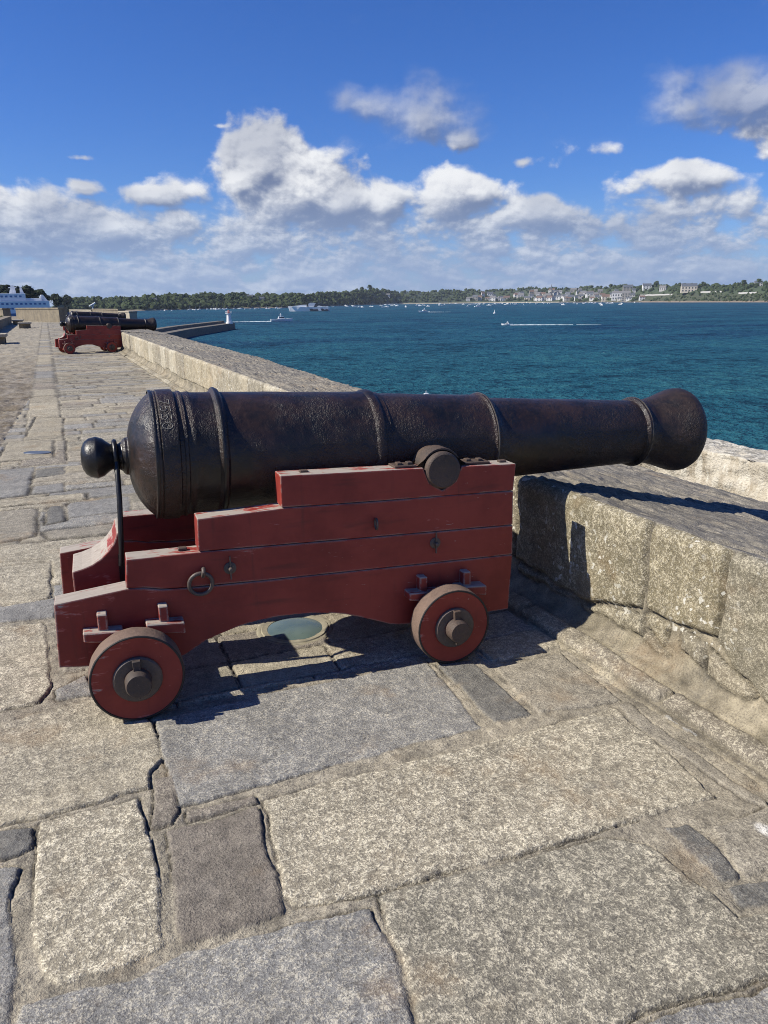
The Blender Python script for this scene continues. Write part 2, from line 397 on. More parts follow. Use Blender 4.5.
# ------------------------------------------------------------------ pavement
GREYB, CREAM, MID, REDG, DARK, OLIVE = (.255, .252, .240), (.355, .318, .240), (.30, .272, .218), (.22, .193, .160), (.165, .162, .15), (.262, .242, .190)
MORTAR = (.335, .30, .232)
SLABS = [  # outlines seen in the photograph (picture points on the ground), colour, pale crystals, height
 ([(-60, 742), (0, 725), (87, 700), (124, 700), (153, 722), (158, 740), (164, 760), (150, 772), (148, 787), (84, 806), (37, 818), (0, 825), (-60, 836)], CREAM, .55, .004),
 ([(156, 720), (262, 695), (345, 678), (428, 661), (480, 726), (368, 756), (255, 786), (180, 807), (173, 790), (167, 772), (160, 745)], GREYB, .45, .002),
 ([(438, 664), (470, 660), (530, 713), (494, 723)], DARK, .2, .004),
 ([(495, 668), (561, 653), (618, 700), (592, 706), (540, 711), (515, 690)], MID, .4, .003),
 ([(541, 700), (550, 698), (557, 706), (548, 711)], DARK, .1, .004),
 ([(262, 800), (368, 772), (478, 745), (540, 728), (612, 707), (660, 747), (715, 796), (623, 824), (587, 835), (488, 861), (368, 893), (297, 907), (286, 895), (276, 845)], CREAM, .85, .003),
 ([(167, 833), (258, 807), (268, 851), (284, 893), (285, 913), (232, 930), (182, 946), (172, 890)], REDG, .12, .004),
 ([(38, 823), (90, 810), (138, 798), (146, 825), (156, 880), (164, 940), (161, 950), (110, 970), (56, 988), (38, 973), (35, 920), (34, 880)], CREAM, .95, .004),
 ([(22, 1006), (70, 994), (128, 980), (188, 952), (256, 934), (372, 907), (398, 970), (420, 1040), (200, 1090), (5, 1070)], GREYB, .5, .003),
 ([(-80, 862), (0, 866), (20, 868), (11, 895), (8, 912), (15, 942), (11, 982), (6, 1050), (-80, 1060)], GREYB, .3, .004),
 ([(-60, 842), (0, 830), (33, 827), (31, 848), (20, 855), (0, 859), (-60, 866)], DARK, .1, .003),
 ([(153, 778), (171, 775), (180, 813), (174, 824), (152, 829)], REDG, .3, .003),
 ([(187, 812), (255, 795), (258, 802), (190, 821)], REDG, .3, .003),
 ([(381, 894), (488, 867), (600, 838), (645, 844), (660, 852), (694, 882), (714, 896), (737, 917), (768, 910), (850, 888), (850, 955), (768, 979), (683, 1000), (620, 1022), (560, 1055), (430, 1060), (415, 1005), (392, 940)], OLIVE, .6, .004),
 ([(640, 1028), (690, 1008), (768, 990), (850, 965), (850, 1080), (640, 1080)], GREYB, .4, .003),
 ([(665, 827), (686, 823), (711, 843), (739, 873), (738, 881), (722, 883), (697, 859)], DARK, .25, .006),
 ([(714, 828), (768, 806), (850, 780), (850, 850), (768, 869), (748, 877), (730, 855)], MID, .3, .003),
 ([(726, 888), (745, 884), (768, 878), (850, 857), (850, 878), (768, 901), (740, 908)], DARK, .2, .004),
 ([(616, 704), (628, 702), (672, 737), (715, 767), (768, 801), (768, 806), (750, 801), (700, 768), (650, 736)], MID, .2, .002),
 ([(-80, 640), (0, 627), (45, 622), (50, 686), (41, 702), (0, 712), (-80, 730)], CREAM, .8, .004),
 ([(54, 690), (84, 676), (92, 694), (58, 700)], GREYB, .3, .002),
 ([(-80, 618), (0, 607), (52, 599), (60, 601), (55, 617), (0, 622), (-80, 634)], GREYB, .15, .002),
 ([(-80, 577), (0, 567), (51, 562), (50, 597), (27, 604), (0, 604), (-80, 614)], CREAM, .7, .004),
 ([(-80, 555), (0, 546), (110, 535), (150, 529), (150, 546), (60, 557), (0, 562), (-80, 572)], CREAM, .6, .004),
 ([(-80, 518), (0, 511), (37, 508), (36, 536), (0, 543), (-80, 551)], MID, .3, .003),
 ([(49, 507), (62, 506), (66, 521), (45, 525)], DARK, .1, .007),
 ([(68, 503), (130, 496), (130, 511), (68, 518)], GREYB, .2, .003),
 ([(44, 531), (120, 523), (120, 532), (50, 539)], MID, .2, .003),
 ([(-80, 509), (0, 500), (86, 493), (87, 499), (0, 507), (-80, 516)], CREAM, .5, .006),
 ([(-80, 478), (0, 470), (34, 467), (27, 495), (0, 498), (-80, 506)], GREYB, .2, .003),
 ([(36, 470), (64, 467), (64, 474), (34, 478)], DARK, .2, .003),
 ([(33, 486), (64, 483), (64, 491), (31, 494)], GREYB, .2, .003),
 ([(8, 443), (53, 440), (53, 457), (-4, 462)], CREAM, .3, .003),
 ([(55, 441), (66, 440), (65, 449), (55, 450)], MID, .3, .003),
 ([(36, 417), (63, 418), (63, 435), (26, 437)], CREAM, .3, .003),
]
TINT = [GREYB, CREAM, MID, MID, OLIVE, GREYB, CREAM, REDG]
def rows_field(x, y, seed):
    """courses of stone across the walk: signed distance, random id per stone"""
    rs = np.random.RandomState(seed)
    yb = [-6.0]
    while yb[-1] < 80: yb.append(yb[-1]+rs.uniform(.16, .44)*(1.0 if yb[-1] < 30 else 1.4))
    yb = np.array(yb)
    r = np.clip(np.searchsorted(yb, y)-1, 0, len(yb)-2)
    dy = np.minimum(y-yb[r], yb[r+1]-y)
    ln = rs.uniform(.45, 1.15, len(yb))[r]; off = rs.uniform(0, 5, len(yb))[r]
    t = (x+off+20)/ln; k = np.floor(t)
    j0, j1 = (_h(k, r, seed)-.5)*.55, (_h(k+1, r, seed)-.5)*.55
    lo = t < k+j0
    hi = t >= k+1+j1
    k2 = np.where(lo, k-1, np.where(hi, k+1, k))
    a = k2+(_h(k2, r, seed)-.5)*.55; b = k2+1+(_h(k2+1, r, seed)-.5)*.55
    dx = np.minimum(t-a, b-t)*ln
    return np.minimum(dx, dy), _h(k2, r, seed+5)
def strip_field(x, y, seed, x0, x1):
    rs = np.random.RandomState(seed)
    yb = [-6.0]
    while yb[-1] < 80: yb.append(yb[-1]+rs.uniform(.45, 1.2))
    yb = np.array(yb); r = np.clip(np.searchsorted(yb, y)-1, 0, len(yb)-2)
    d = np.minimum(y-yb[r], yb[r+1]-y)
    return np.minimum(d, np.minimum(x-x0, x1-x)), _h(r, r*0, seed+5)
def pave(xs, ys, gw=.0042):
    X, Y = np.meshgrid(xs, ys, indexing='ij'); X = X.ravel(); Y = Y.ravel()
    wx = X + fbm(X*9, Y*9, 3)*.016 + vn(X*48, Y*48, 11)*.005
    wy = Y + fbm(X*9, Y*9, 31)*.016 + vn(X*48, Y*48, 19)*.005
    n = len(X)
    D = np.full(n, -1.0); C = np.zeros((n, 3)); B = np.zeros(n); Z = np.zeros(n)
    if ys[0] < 14:
        for k, (P, col, bl, hz) in enumerate(SLABS):
            W = np.array([atz(a, b)[:2] for a, b in P])
            lo, hi = W.min(0)-.06, W.max(0)+.06
            m = np.where((wx > lo[0]) & (wx < hi[0]) & (wy > lo[1]) & (wy < hi[1]))[0]
            if not len(m): continue
            d = poly_sd(wx[m], wy[m], W)
            c = W.mean(0); tx, ty = (_h(np.array([k]), np.array([1]), 3)[0]-.5)*.008, (_h(np.array([k]), np.array([2]), 3)[0]-.5)*.008
            better = d > D[m]
            mm = m[better]
            D[mm] = d[better]
            C[mm] = col; B[mm] = bl; Z[mm] = hz + (X[mm]-c[0])*tx + (Y[mm]-c[1])*ty
    # courses beyond the traced stones
    x0, x1 = -.43, .03
    dr, ir = rows_field(wx, wy, 4)
    ds, is_ = strip_field(wx, wy, 9, x0, x1)
    instrip = (wx > x0-.0) & (wx < x1) & (Y > 8.5)
    dr = np.where(Y > 8.5, np.where(wx > x1, np.minimum(dr, wx-x1), dr), dr)
    d2 = np.where(instrip, ds, dr) - .006; i2 = np.where(instrip, is_, ir)
    rough = (wx < x0 - .25*sstep(Y, 16, 9)) & (Y > 8.8)
    d2 = np.minimum(d2, -D-np.where((Y < 4.2) & (X > -1.6), .10, .016))
    use = (d2 > D) & (d2 > -.004) & ~rough
    T = np.array(TINT)[(i2*7.99).astype(int)]
    T = T*(.86+.28*_h((i2*1e6).astype(np.int64), (i2*0).astype(np.int64), 2))[:, None]
    C = np.where(use[:, None], T, C); B = np.where(use, .15+.6*((i2*37) % 1), B)
    Z = np.where(use, .003+.006*((i2*91) % 1)-.003, Z)
    D = np.where(use, d2, D)
    D = np.where(rough & (D < 0), -.05, D)
    # relief
    lowN = fbm(X*3.1, Y*3.1, 55); fine = fbm(X*26, Y*26, 77, 3)
    crackm = sstep(fbm(X*2.3, Y*2.3, 91), -.10, .20) if gw < .005 else sstep(fbm(X*1.7, Y*2.3, 91), -.45, .05)
    ins = sstep(D, -.003, .003)
    top = Z + lowN*.005 + fine*.0034 - .0026*np.exp(-np.maximum(D, 0)/.005)
    mort = -.004 + fine*.007 + lowN*.005
    z = mort*(1-ins) + top*ins
    groove = np.exp(-((D+.003)/gw)**2)*crackm
    z = z - groove*.011
    z = np.where(rough, fbm(X*7, Y*7, 8, 4)*.05 + fbm(X*2, Y*2, 9)*.02, z)
    mc = np.array(MORTAR)[None]*(.82+.5*(fbm(X*13, Y*13, 41)+.2))[:, None]
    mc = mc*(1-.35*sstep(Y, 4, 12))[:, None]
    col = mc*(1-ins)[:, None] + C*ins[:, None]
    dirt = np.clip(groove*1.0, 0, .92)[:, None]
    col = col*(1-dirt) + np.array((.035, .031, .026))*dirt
    gcol = np.array((.215, .185, .145)) + (fbm(X*5, Y*5, 61, 4)*.16)[:, None]
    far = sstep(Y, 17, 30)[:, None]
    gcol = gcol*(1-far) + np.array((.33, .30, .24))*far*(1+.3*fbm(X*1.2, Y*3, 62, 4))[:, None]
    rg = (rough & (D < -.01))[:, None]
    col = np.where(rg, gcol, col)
    w_ = atz(765, 831)
    dp_ = np.exp(-(((X-w_[0])/.022)**2+((Y-w_[1])/.035)**2)**2)[:, None]
    col = col*(1-dp_)+np.array((.75, .74, .7))*dp_
    bl = np.where(ins > .5, B, .25)
    V = np.stack([X, Y, z], -1)
    return V, np.concatenate([np.clip(col, .01, 1), bl[:, None]], 1)
def geo(a, b, d0, k):
    r = [a]
    while r[-1] < b: r.append(r[-1]+max(d0, k*r[-1]))
    r[-1] = b
    return np.array(r)
strips = [(np.concatenate([np.arange(-3.0, -.9, .02), np.arange(-.9, 2.3, .006)]), geo(.55, 5.6, .005, .0025)),
          (np.concatenate([np.arange(-6, -2.2, .06), np.arange(-2.2, 2.3, .017)]), geo(5.6, 15.0, .016, .0032)),
          (np.concatenate([np.arange(-16, -4, .4), np.arange(-4, 3.6, .05)]), geo(15.0, 84.0, .05, .0040)),
          (np.arange(-3.0, 2.3, .05), np.arange(-4, .56, .05))]
pv, first = None, None
parts = []
for k, (xs, ys) in enumerate(strips):
    V, c = pave(xs, ys, (.0036, .013, .034, .02)[k])
    parts.append(grid_mesh('pavement', V, len(xs), len(ys), c, M_PAVE))
bm = bmesh.new()
for me in parts: bm.from_mesh(me)
me = bpy.data.meshes.new('pavement'); bm.to_mesh(me); bm.free(); me.materials.append(M_PAVE); me.shade_smooth()
for p_ in parts: bpy.data.meshes.remove(p_)
tag(link('pavement', me), kind='structure')

bm = bmesh.new(); box(bm, -60, 2.6, -12, 130, -11.4, -.06)
tag(obj('rampart_ground', bm, M_FAR), kind='structure')

# ------------------------------------------------------------------ parapet
def arc(cx, cz, r, a0, a1, n): return [(cx+r*math.cos(a0+(a1-a0)*i/n), cz+r*math.sin(a0+(a1-a0)*i/n)) for i in range(n+1)]
PROF = [(2.045, -.06), (2.06, .0), (2.10, .028), (2.19, .046), (2.262, .078), (2.29, .108), (2.3, .14)] + arc(2.345, .615, .045, PI, PI/2, 6) + [(4.6, .660)] + arc(4.66, .60, .06, PI/2, 0, 5)
def top_k(y): return .215 - .115*sstep(y, 5, 8)
def top_w(y): return np.interp(y, [5.3, 6.5, 7.5, 8.5, 12, 16, 33], [4.72, 4.25, 3.75, 3.45, 3.72, 3.98, 4.17])
def slope_top(x, z, y):
    t = np.clip((x-2.345)/(4.72-2.345), 0, None)
    x2 = np.where(x > 2.345, 2.345+t*(top_w(y)-2.345), x)
    return x2, np.where(x > 2.345, z-top_k(y)*(x2-2.345), z)
FACE = [([(2.508, .27), (2.508, .72), (3.52, .72), (3.52, .19), (2.95, .15), (2.75, .20)], (.225, .198, .130)),
        ([(2.078, .315), (2.078, .72), (2.484, .72), (2.484, .34), (2.468, .275), (2.34, .26), (2.15, .295)], (.238, .207, .133)),
        ([(2.058, .72), (2.062, .41), (2.08, .30), (1.97, .21), (1.8, .14), (.95, .125), (.95, .72)], (.225, .205, .152)),
        ([(2.475, .262), (2.455, .2), (2.335, .132), (2.335, .245)], (.245, .212, .140)),
        ([(2.268, .255), (2.125, .25), (2.122, .13), (2.25, .165)], (.24, .215, .165)),
        ([(2.49, .24), (2.5, .13), (3.5, .12), (3.5, .17), (2.95, .135), (2.75, .18)], (.27, .24, .17)),
        ([(2.105, .24), (1.99, .20), (1.86, .14), (1.9, .118), (2.1, .118)], (.26, .23, .17)),
        ([(2.30, .118), (2.46, .17), (2.49, .125), (2.48, .115), (2.31, .11)], (.25, .22, .16))]
PLINTH = [([(2.85, 2.10), (2.85, 2.205), (2.165, 2.20), (2.17, 2.105)], (.27, .24, .19)), ([(2.14, 2.105), (2.14, 2.205), (1.0, 2.205), (1.0, 2.12)], (.215, .19, .15))]
def parapet(y0, y1, d0, k, ds):
    P = np.array(PROF); seg = np.hypot(*(P[1:]-P[:-1]).T); S = np.concatenate([[0], np.cumsum(seg)])
    ss = np.linspace(0, S[-1], int(S[-1]/ds))
    px, pz = np.interp(ss, S, P[:, 0]), np.interp(ss, S, P[:, 1])
    tx, tz = np.gradient(px), np.gradient(pz)
    kk = max(1, int(.02/ds)); ker = np.ones(2*kk+1)/(2*kk+1)
    tx = np.convolve(np.pad(tx, kk, 'edge'), ker, 'valid'); tz = np.convolve(np.pad(tz, kk, 'edge'), ker, 'valid')
    L = np.hypot(tx, tz); nx, nz = -tz/L, tx/L
    ys = [y0]
    while ys[-1] < y1: ys.append(ys[-1]+max(d0, k*abs(ys[-1])))
    ys[-1] = y1; ys = np.array(ys)
    I, J = np.meshgrid(np.arange(len(ys)), np.arange(len(ss)), indexing='ij'); I = I.ravel(); J = J.ravel()
    Y, X, Zz, s = ys[I], px[J], pz[J], ss[J]
    GX, GZ = slope_top(X, Zz, Y)
    wy = Y + fbm(Y*8, s*8, 3)*.02 + vn(Y*40, s*40, 8)*.005; wz = Zz + fbm(Y*8, s*8, 13)*.02 + vn(Y*40, s*40, 18)*.005
    wx = X + fbm(Y*8, s*8, 23)*.015
    face = (X < 2.34) & (Zz > .09) & (s < S[-1]*.6); plin = (Zz <= .09) & (X < 2.33); top = ~face & ~plin
    D = np.full(len(Y), -.03); C = np.tile(np.array((.37, .32, .22)), (len(Y), 1))
    def put(m, d, col):
        b = np.zeros(len(Y), bool); b[np.where(m)[0]] = True
        bt = b & (d > D); D[bt] = d[bt]; C[bt] = col if np.ndim(col) == 1 else col[bt]
    near = (Y < 4)
    if y0 < 4:
        for Q, col in FACE: put(face & near, poly_sd(wy, wz, Q), np.array(col))
        for Q, col in PLINTH: put(plin & near, poly_sd(wy, wx, Q), np.array(col))
    rs = np.random.RandomState(21)
    yb = [3.54]
    while yb[-1] < 90: yb.append(yb[-1]+rs.uniform(.45, 1.05))
    yl = [.93]
    while yl[-1] > -8: yl.append(yl[-1]-rs.uniform(.5, 1.0))
    yb = np.array(yl[::-1]+yb)
    r = np.clip(np.searchsorted(yb, wy)-1, 0, len(yb)-2); d = np.minimum(wy-yb[r], yb[r+1]-wy)-.007
    hh = _h(r, r*0, 6)
    tint = np.array([(.33, .295, .22), (.42, .37, .27), (.28, .25, .19), (.38, .33, .23), (.48, .44, .34)])[(hh*4.99).astype(int)]
    zb = .13+.1*_h(r, r*0+1, 9)
    put(face & ~((Y > .95) & (Y < 3.52)), np.minimum(d, wz-zb), tint)
    yp = np.arange(-8, 92, .86); rp = np.clip(np.searchsorted(yp, wy+.3*fbm(wy*.7, wy*0, 5))-1, 0, len(yp)-2)
    dp = np.minimum(np.minimum(wy-yp[rp], yp[rp+1]-wy)-.01, np.minimum(wx-2.10, 2.205-wx))
    put(plin & ~((Y > 1.0) & (Y < 2.85)), dp, tint*.8)
    yt = np.cumsum(np.concatenate([[-9], rs.uniform(1.0, 1.9, 90)])); rt_ = np.clip(np.searchsorted(yt, wy)-1, 0, len(yt)-2)
    dt = np.minimum(np.minimum(wy-yt[rt_], yt[rt_+1]-wy), np.abs(wx-3.35-.1*_h(rt_, rt_*0, 4)))-.006
    tt = np.array([(.235, .215, .18), (.26, .24, .20), (.21, .195, .17)])[(_h(rt_, rt_*0, 3)*2.99).astype(int)]
    put(top, dt, tt)
    ins = sstep(D, -.004, .006)
    rough_ = fbm(Y*6, s*6, 70)*np.where(face, .007, .006) + fbm(Y*28, s*28, 71)*.0055
    ridge = fbm(Y*1.6+fbm(Y*.8, X*2, 74)*3, X*13+fbm(Y*1.1, X*1.5, 75)*9, 72, 4)*.026 + fbm(Y*9, X*30, 73, 4)*.010
    disp = np.where(top, (ridge-.012*np.exp(-((X-2.62-.1*fbm(Y*1.2, X*0, 7))/.02)**2))*sstep(X, 2.34, 2.42), 0) + rough_*np.where(top, .6, 1)
    disp = disp + np.where(face, .006, .003)*ins - np.where(face, .013, .010)*np.exp(-np.maximum(D, 0)/.012)*ins - .012*(1-ins)*np.where(top, .5, 1)
    disp = disp + np.where(plin, fbm(Y*3, X*22, 90)*.010+.010*ins, 0)
    fadeL = 1-sstep(s, .0, .02)
    disp = disp*(1-fadeL)
    col = C*ins[:, None] + (np.array((.30, .265, .195))*(.8+.7*(fbm(Y*11, s*11, 30, 4)+.2))[:, None])*(1-ins)[:, None]
    gr = np.exp(-((D+.002)/max(.0055, .4*d0))**2)*sstep(fbm(Y*2.6, s*2.6, 33), -.62, -.10)*np.where(plin, .6, 1)
    disp = disp - gr*.018
    col = col*(1-.8*gr[:, None]) + np.array((.045, .04, .032))*.8*gr[:, None]
    V = np.stack([GX+nx[J]*disp, Y, GZ+nz[J]*disp], -1)
    bl = np.where(top, .25, .14+.40*ins)
    seam = np.exp(-((X-2.085)/.009)**2)*plin*sstep(fbm(Y*2, Y*0, 35), -.4, .1)*.8
    col = col*(1-seam[:, None]) + np.array((.05, .044, .035))*seam[:, None]
    return V, np.concatenate([np.clip(col, .01, 1), bl[:, None]], 1), len(ys), len(ss), top
def make_parapet(y0, y1, d0, k, ds, label, ym=None):
    root_me = None
    V, c, nu, nv, top = parapet(y0, y1, d0, k, ds)
    me = grid_mesh('parapet_wall', V, nu, nv, c, M_WALL)
    me.materials.append(M_TOP)
    tp = top.reshape(nu, nv)
    mi = (tp[:-1, :-1] & tp[1:, 1:]).ravel().astype(np.int32)
    me.polygons.foreach_set('material_index', mi)
    bm = bmesh.new(); bm.from_mesh(me)
    # core: outer face down to the sea, end faces
    cl = bm.verts.layers.float_color['stone']; prev = None
    yy = [y0] + [y for y in (5, 5.3, 5.7, 6.1, 6.5, 7, 7.5, 8, 8.5, 10, 12, 16, 24) if y0 < y < y1] + [y1]
    for y in yy:
        w, k_ = float(top_w(np.array(y))), float(top_k(np.array(y))); zt = .66-k_*(w-2.345)
        ring = [bm.verts.new((x, y, z)) for (x, z) in ((2.12, -.06), (2.30, -.02), (2.36, .08), (2.36, .55), (2.41, .60), (w-.06, zt-.06), (w-.02, zt-.10), (w+.02, -1.5), (w+.6, -11.4), (2.12, -11.4))]
        for v in ring: v[cl] = (.2, .18, .14, .3)
        n = len(ring)
        if prev:
            for i in range(n): bm.faces.new((prev[i], prev[(i+1) % n], ring[(i+1) % n], ring[i]))
        else: bm.faces.new(ring)
        prev = ring
    bm.faces.new(prev[::-1])
    bm.to_mesh(me); bm.free()
    o = link('parapet_wall', me)
    return tag(o, label, 'wall')
make_parapet(-3.0, 25.55, .0105, .0040, .0105, 'long low granite parapet with lichen-spotted blocks in front of the big cannon muzzle')
make_parapet(25.68, 62.0, .09, .0, .03, 'far stretch of granite parapet beyond the dark gap, behind the second cannon')

# outer wall beyond the parapet, lime-streaked
def outer_wall():
    ys = np.arange(-7, 6.9, .035); zs = np.concatenate([np.linspace(-11.4, -.9, 8), np.arange(-.85, .34, .03), [.345]])
    xs_top = np.linspace(0, .5, 12)
    prof = [(5.7-.02*(z+.9 if z < -.9 else 0), z-.165) for z in zs] + [(5.72+x, .19-.02*(x > .46)) for x in xs_top]
    P = np.array(prof)
    I, J = np.meshgrid(np.arange(len(ys)), np.arange(len(P)), indexing='ij'); I, J = I.ravel(), J.ravel()
    Y, X, Z = ys[I], P[J, 0], P[J, 1]
    s = np.where(X > 5.71, Z+X-5.7, Z)
    d = fbm(Y*3, s*5, 5)*.07 + fbm(Y*14, s*14, 6)*.03
    V = np.stack([X-np.where(X > 5.71, 0, d), Y, Z+np.where(X > 5.71, d*.5, 0)+.02*fbm(Y*2, Y*0, 9)*(Z > .05)], -1)
    t = sstep(fbm(Y*2.2, s*5, 12), -.15, .2)[:, None]
    col = np.array((.33, .28, .2))*(1-t)+np.array((.5, .45, .36))*t
    col = np.where((X > 5.71)[:, None], np.array((.27, .25, .2)), col)
    me = grid_mesh('rampart_wall', V, len(ys), len(P), np.concatenate([col, np.ones((len(Y), 1))*.4], 1), M_LIME)
    bm = bmesh.new(); bm.from_mesh(me); cl = bm.verts.layers.float_color['stone']
    for v in box(bm, 5.80, 6.2, -6.98, 6.86, -11.4, .10): v[cl] = (.3, .26, .2, .4)
    bm.to_mesh(me); bm.free()
    tag(link('rampart_wall', me), 'pale lime-streaked rampart wall beyond the parapet under the cannon muzzle', 'wall')
outer_wall()

# ------------------------------------------------------------------ the cannon
AX_A = Vector((1, 0, -.0258)).normalized()
def barrel_z(x): return .959-.0258*(x-.35)
def make_cannon():
    root = empty('naval_cannon', (.154, 2.924, 0), R(-2.6), 'big black iron cannon on red wooden truck carriage filling the foreground', 'cannon', 'cannons on the rampart')
    yb = .54
    def L(bm, prof, n=96, jit=None, mi=None):      # profile in (x, radius) along the barrel axis
        lathe(bm, [((x-.35), r) for x, r in prof], (.35, yb, .959), AX_A, n, mi, jit)
    def T(x): return x-.154                         # shift so that the root is at the wheel contact
    # --- barrel
    pr = [(.198, .0), (.198, .057), (.208, .062), (.214, .072), (.222, .079), (.232, .080), (.236, .084), (.238, .105), (.244, .130), (.2525, .156), (.263, .180), (.276, .204), (.291, .226), (.306, .244), (.318, .256), (.324, .261),
          (.330, .266), (.334, .276), (.352, .281), (.358, .278), (.362, .284), (.420, .2845), (.428, .283), (.434, .274), (.447, .273), (.452, .277), (.462, .277), (.468, .271), (.480, .270), (.486, .2725), (.50, .2725), (.506, .269),
          (.56, .2685), (.590, .268), (.596, .276), (.602, .284), (.612, .287), (.622, .284), (.628, .276), (.634, .268), (.66, .266), (.9, .261), (1.15, .2555), (1.28, .2525), (1.296, .2535), (1.302, .259), (1.312, .262), (1.330, .262), (1.340, .259), (1.346, .252), (1.352, .249), (1.372, .249), (1.378, .244), (1.40, .242),
          (1.6, .235), (1.8, .228), (1.905, .2245), (1.912, .2275), (1.918, .2325), (1.930, .2335), (1.940, .2305), (1.946, .221), (1.962, .212), (1.985, .2085), (2.0, .207),
          (2.2, .199), (2.5, .186), (2.78, .1735), (2.845, .172), (2.850, .178), (2.858, .1865), (2.872, .1885), (2.884, .185), (2.890, .176), (2.90, .172), (2.94, .1735), (2.99, .182), (3.04, .197), (3.09, .214), (3.13, .226), (3.155, .230), (3.178, .229), (3.196, .222), (3.212, .208), (3.222, .195), (3.232, .185), (3.238, .170), (3.242, .140), (3.242, .092), (3.236, .085), (3.05, .085), (2.6, .084), (2.6, 0)]
    # densify long conical runs so that the casting can be slightly uneven
    pd = [pr[0]]
    for a, b in zip(pr[:-1], pr[1:]):
        n_ = max(1, int((b[0]-a[0])/.03)) if b[0] > a[0] else 1
        for i in range(1, n_+1): pd.append((a[0]+(b[0]-a[0])*i/n_, a[1]+(b[1]-a[1])*i/n_))
    def jit(t, i):
        th = 2*PI*i/112
        x = t
        return (math.sin(7*x+2*math.sin(th)+3)*math.cos(2*th+3*x)*.0012 + math.sin(19*x+3*th)*math.sin(5*th-11*x)*.0009 + math.sin(43*x-7*th)*math.cos(13*th+31*x)*.0006)
    bm = bmesh.new()
    L(bm, pd, 112, jit, lambda k: 1 if (k < len(pd)-1 and pd[k][0] > 2.9) else 0)
    for v in bm.verts: v.co.x -= .154
    barrel = obj('barrel', bm, [M_IRON, M_MUZZ], root, 32)
    # moulding bands rubbed bare
    for x0, r0, mt in ((.338, .2805, M_KNOB), (.609, .2875, M_KNOB), (1.928, .2342, M_RING), (2.872, .1893, M_RING)):
        bm = bmesh.new()
        w_ = 1.0 if mt is M_KNOB else .62
        L(bm, [(x0-.0075*w_, r0-.004), (x0-.006*w_, r0-.0005), (x0-.002*w_, r0+.0012), (x0+.002*w_, r0+.0012), (x0+.006*w_, r0-.0005), (x0+.0075*w_, r0-.004)], 112)
        for v in bm.verts: v.co.x -= .154
        obj('moulding', bm, mt, barrel, 40)
    # cascabel knob
    bm = bmesh.new()
    L(bm, [(.042, 0), (.0425, .022), (.048, .048), (.060, .070), (.078, .083), (.100, .088), (.103, .0893), (.107, .0893), (.110, .088), (.132, .081), (.150, .066), (.164, .056), (.182, .0525), (.20, .056), (.212, .066)], 64)
    for v in bm.verts: v.co.x -= .154
    obj('cascabel_knob', bm, M_KNOB, barrel, 40)
    # trunnions
    for s in (-1, 1):
        bm = bmesh.new(); c = (1.554, yb, .866)
        lathe(bm, [(.16, .105), (.215, .105), (.2152, .087), (.395, .0845), (.404, .081), (.409, .074), (.409, .0)], c, (0, s, 0), 48)
        for v in bm.verts: v.co.x -= .154
        obj('trunnion', bm, M_RUST, barrel, 35)
    # vent patch and stamped weight on the base ring
    bm = bmesh.new()
    digits = {'7': [[(0, 1), (1, 1), (.35, 0)], [(0, 1), (0, .8)]], '5': [[(.95, 1), (.1, 1), (.05, .55), (.6, .62), (1, .36), (.75, .04), (.3, 0), (0, .12)]],
              '0': [[(.5 + .5*math.cos(a*PI/6), .5+.5*math.sin(a*PI/6)) for a in range(13)]]}
    for k, ch in enumerate('7550'):
        for st in digits[ch]:
            pts = []
            for i in range(len(st)-1):
                for j in range(4): pts.append((st[i][0]+(st[i+1][0]-st[i][0])*j/4, st[i][1]+(st[i+1][1]-st[i][1])*j/4))
            pts.append(st[-1])
            p3 = []
            for u, w in pts:
                th = R(27) + (k*.043 + u*.029)/.285          # runs down round the near side
                x = .372 + w*.040
                p3.append((x-.154, yb-.2849*math.sin(th), barrel_z(x)+.2849*math.cos(th)))
            tube(bm, p3, .0012, 4)
    obj('stamped_number', bm, plain('scratched_paint', (.24, .23, .20), .6, 0, .3, 60), barrel)
    # --- cheeks
    for s in (-1, 1):
        bm = bmesh.new()
        y0, y1 = (.145, .25) if s < 0 else (.83, .935)
        g = .0016
        planks = [
            [(.812, .767+g), (.813, .905), (1.0, .899), (1.46, .884), (1.465, .865), (1.49, .81), (1.554, .772), (1.618, .81), (1.643, .865), (1.648, .876), (1.927, .866), (1.918, .738+g), (1.3, .752+g)],
            [(.459, .617+g), (.463, .756), (.812, .767-g), (1.3, .752-g), (1.554, .746), (1.918, .738-g), (1.922, .570+g), (1.2, .592+g)],
            [(.166, .500), (.176, .619), (.457, .6165-g), (1.2, .592-g), (1.922, .570-g), (1.925, .421+g), (1.3, .439+g), (.704, .456+g), (.60, .462), (.44, .468), (.30, .478), (.24, .492)],
            [(-.117, .202), (-.106, .470), (.165, .497), (.24, .488), (.30, .474), (.44, .464), (.704, .456-g), (1.3, .439-g), (1.925, .421-g), (1.912, .143), (1.399, .147), (1.345, .152), (1.294, .163), (1.22, .193), (1.149, .221), (1.08, .245), (1.009, .262), (.94, .274), (.872, .279), (.78, .282), (.695, .279), (.64, .271), (.586, .259), (.52, .241), (.457, .221), (.371, .172), (.30, .160), (.10, .172)]]
        for pts in planks: prism(bm, [(x-.154, z) for x, z in pts], y0, y1)
        ck = obj('cheek', bm, M_RED, root, None, .0042, 2)
        bm2 = ck.data; w = bm2.attributes.new('wear', 'FLOAT', 'POINT')
        for i, v in enumerate(bm2.vertices):
            w.data[i].value = .75 if v.co.x < .0 else .3
        # weathered end grain where the upper plank has rotted at its heel
        ym = y0 if s < 0 else y1
        # iron fittings on the outer side of each cheek
        o = -1 if s < 0 else 1
        ytop = (y0+y1)/2
        bm = bmesh.new()
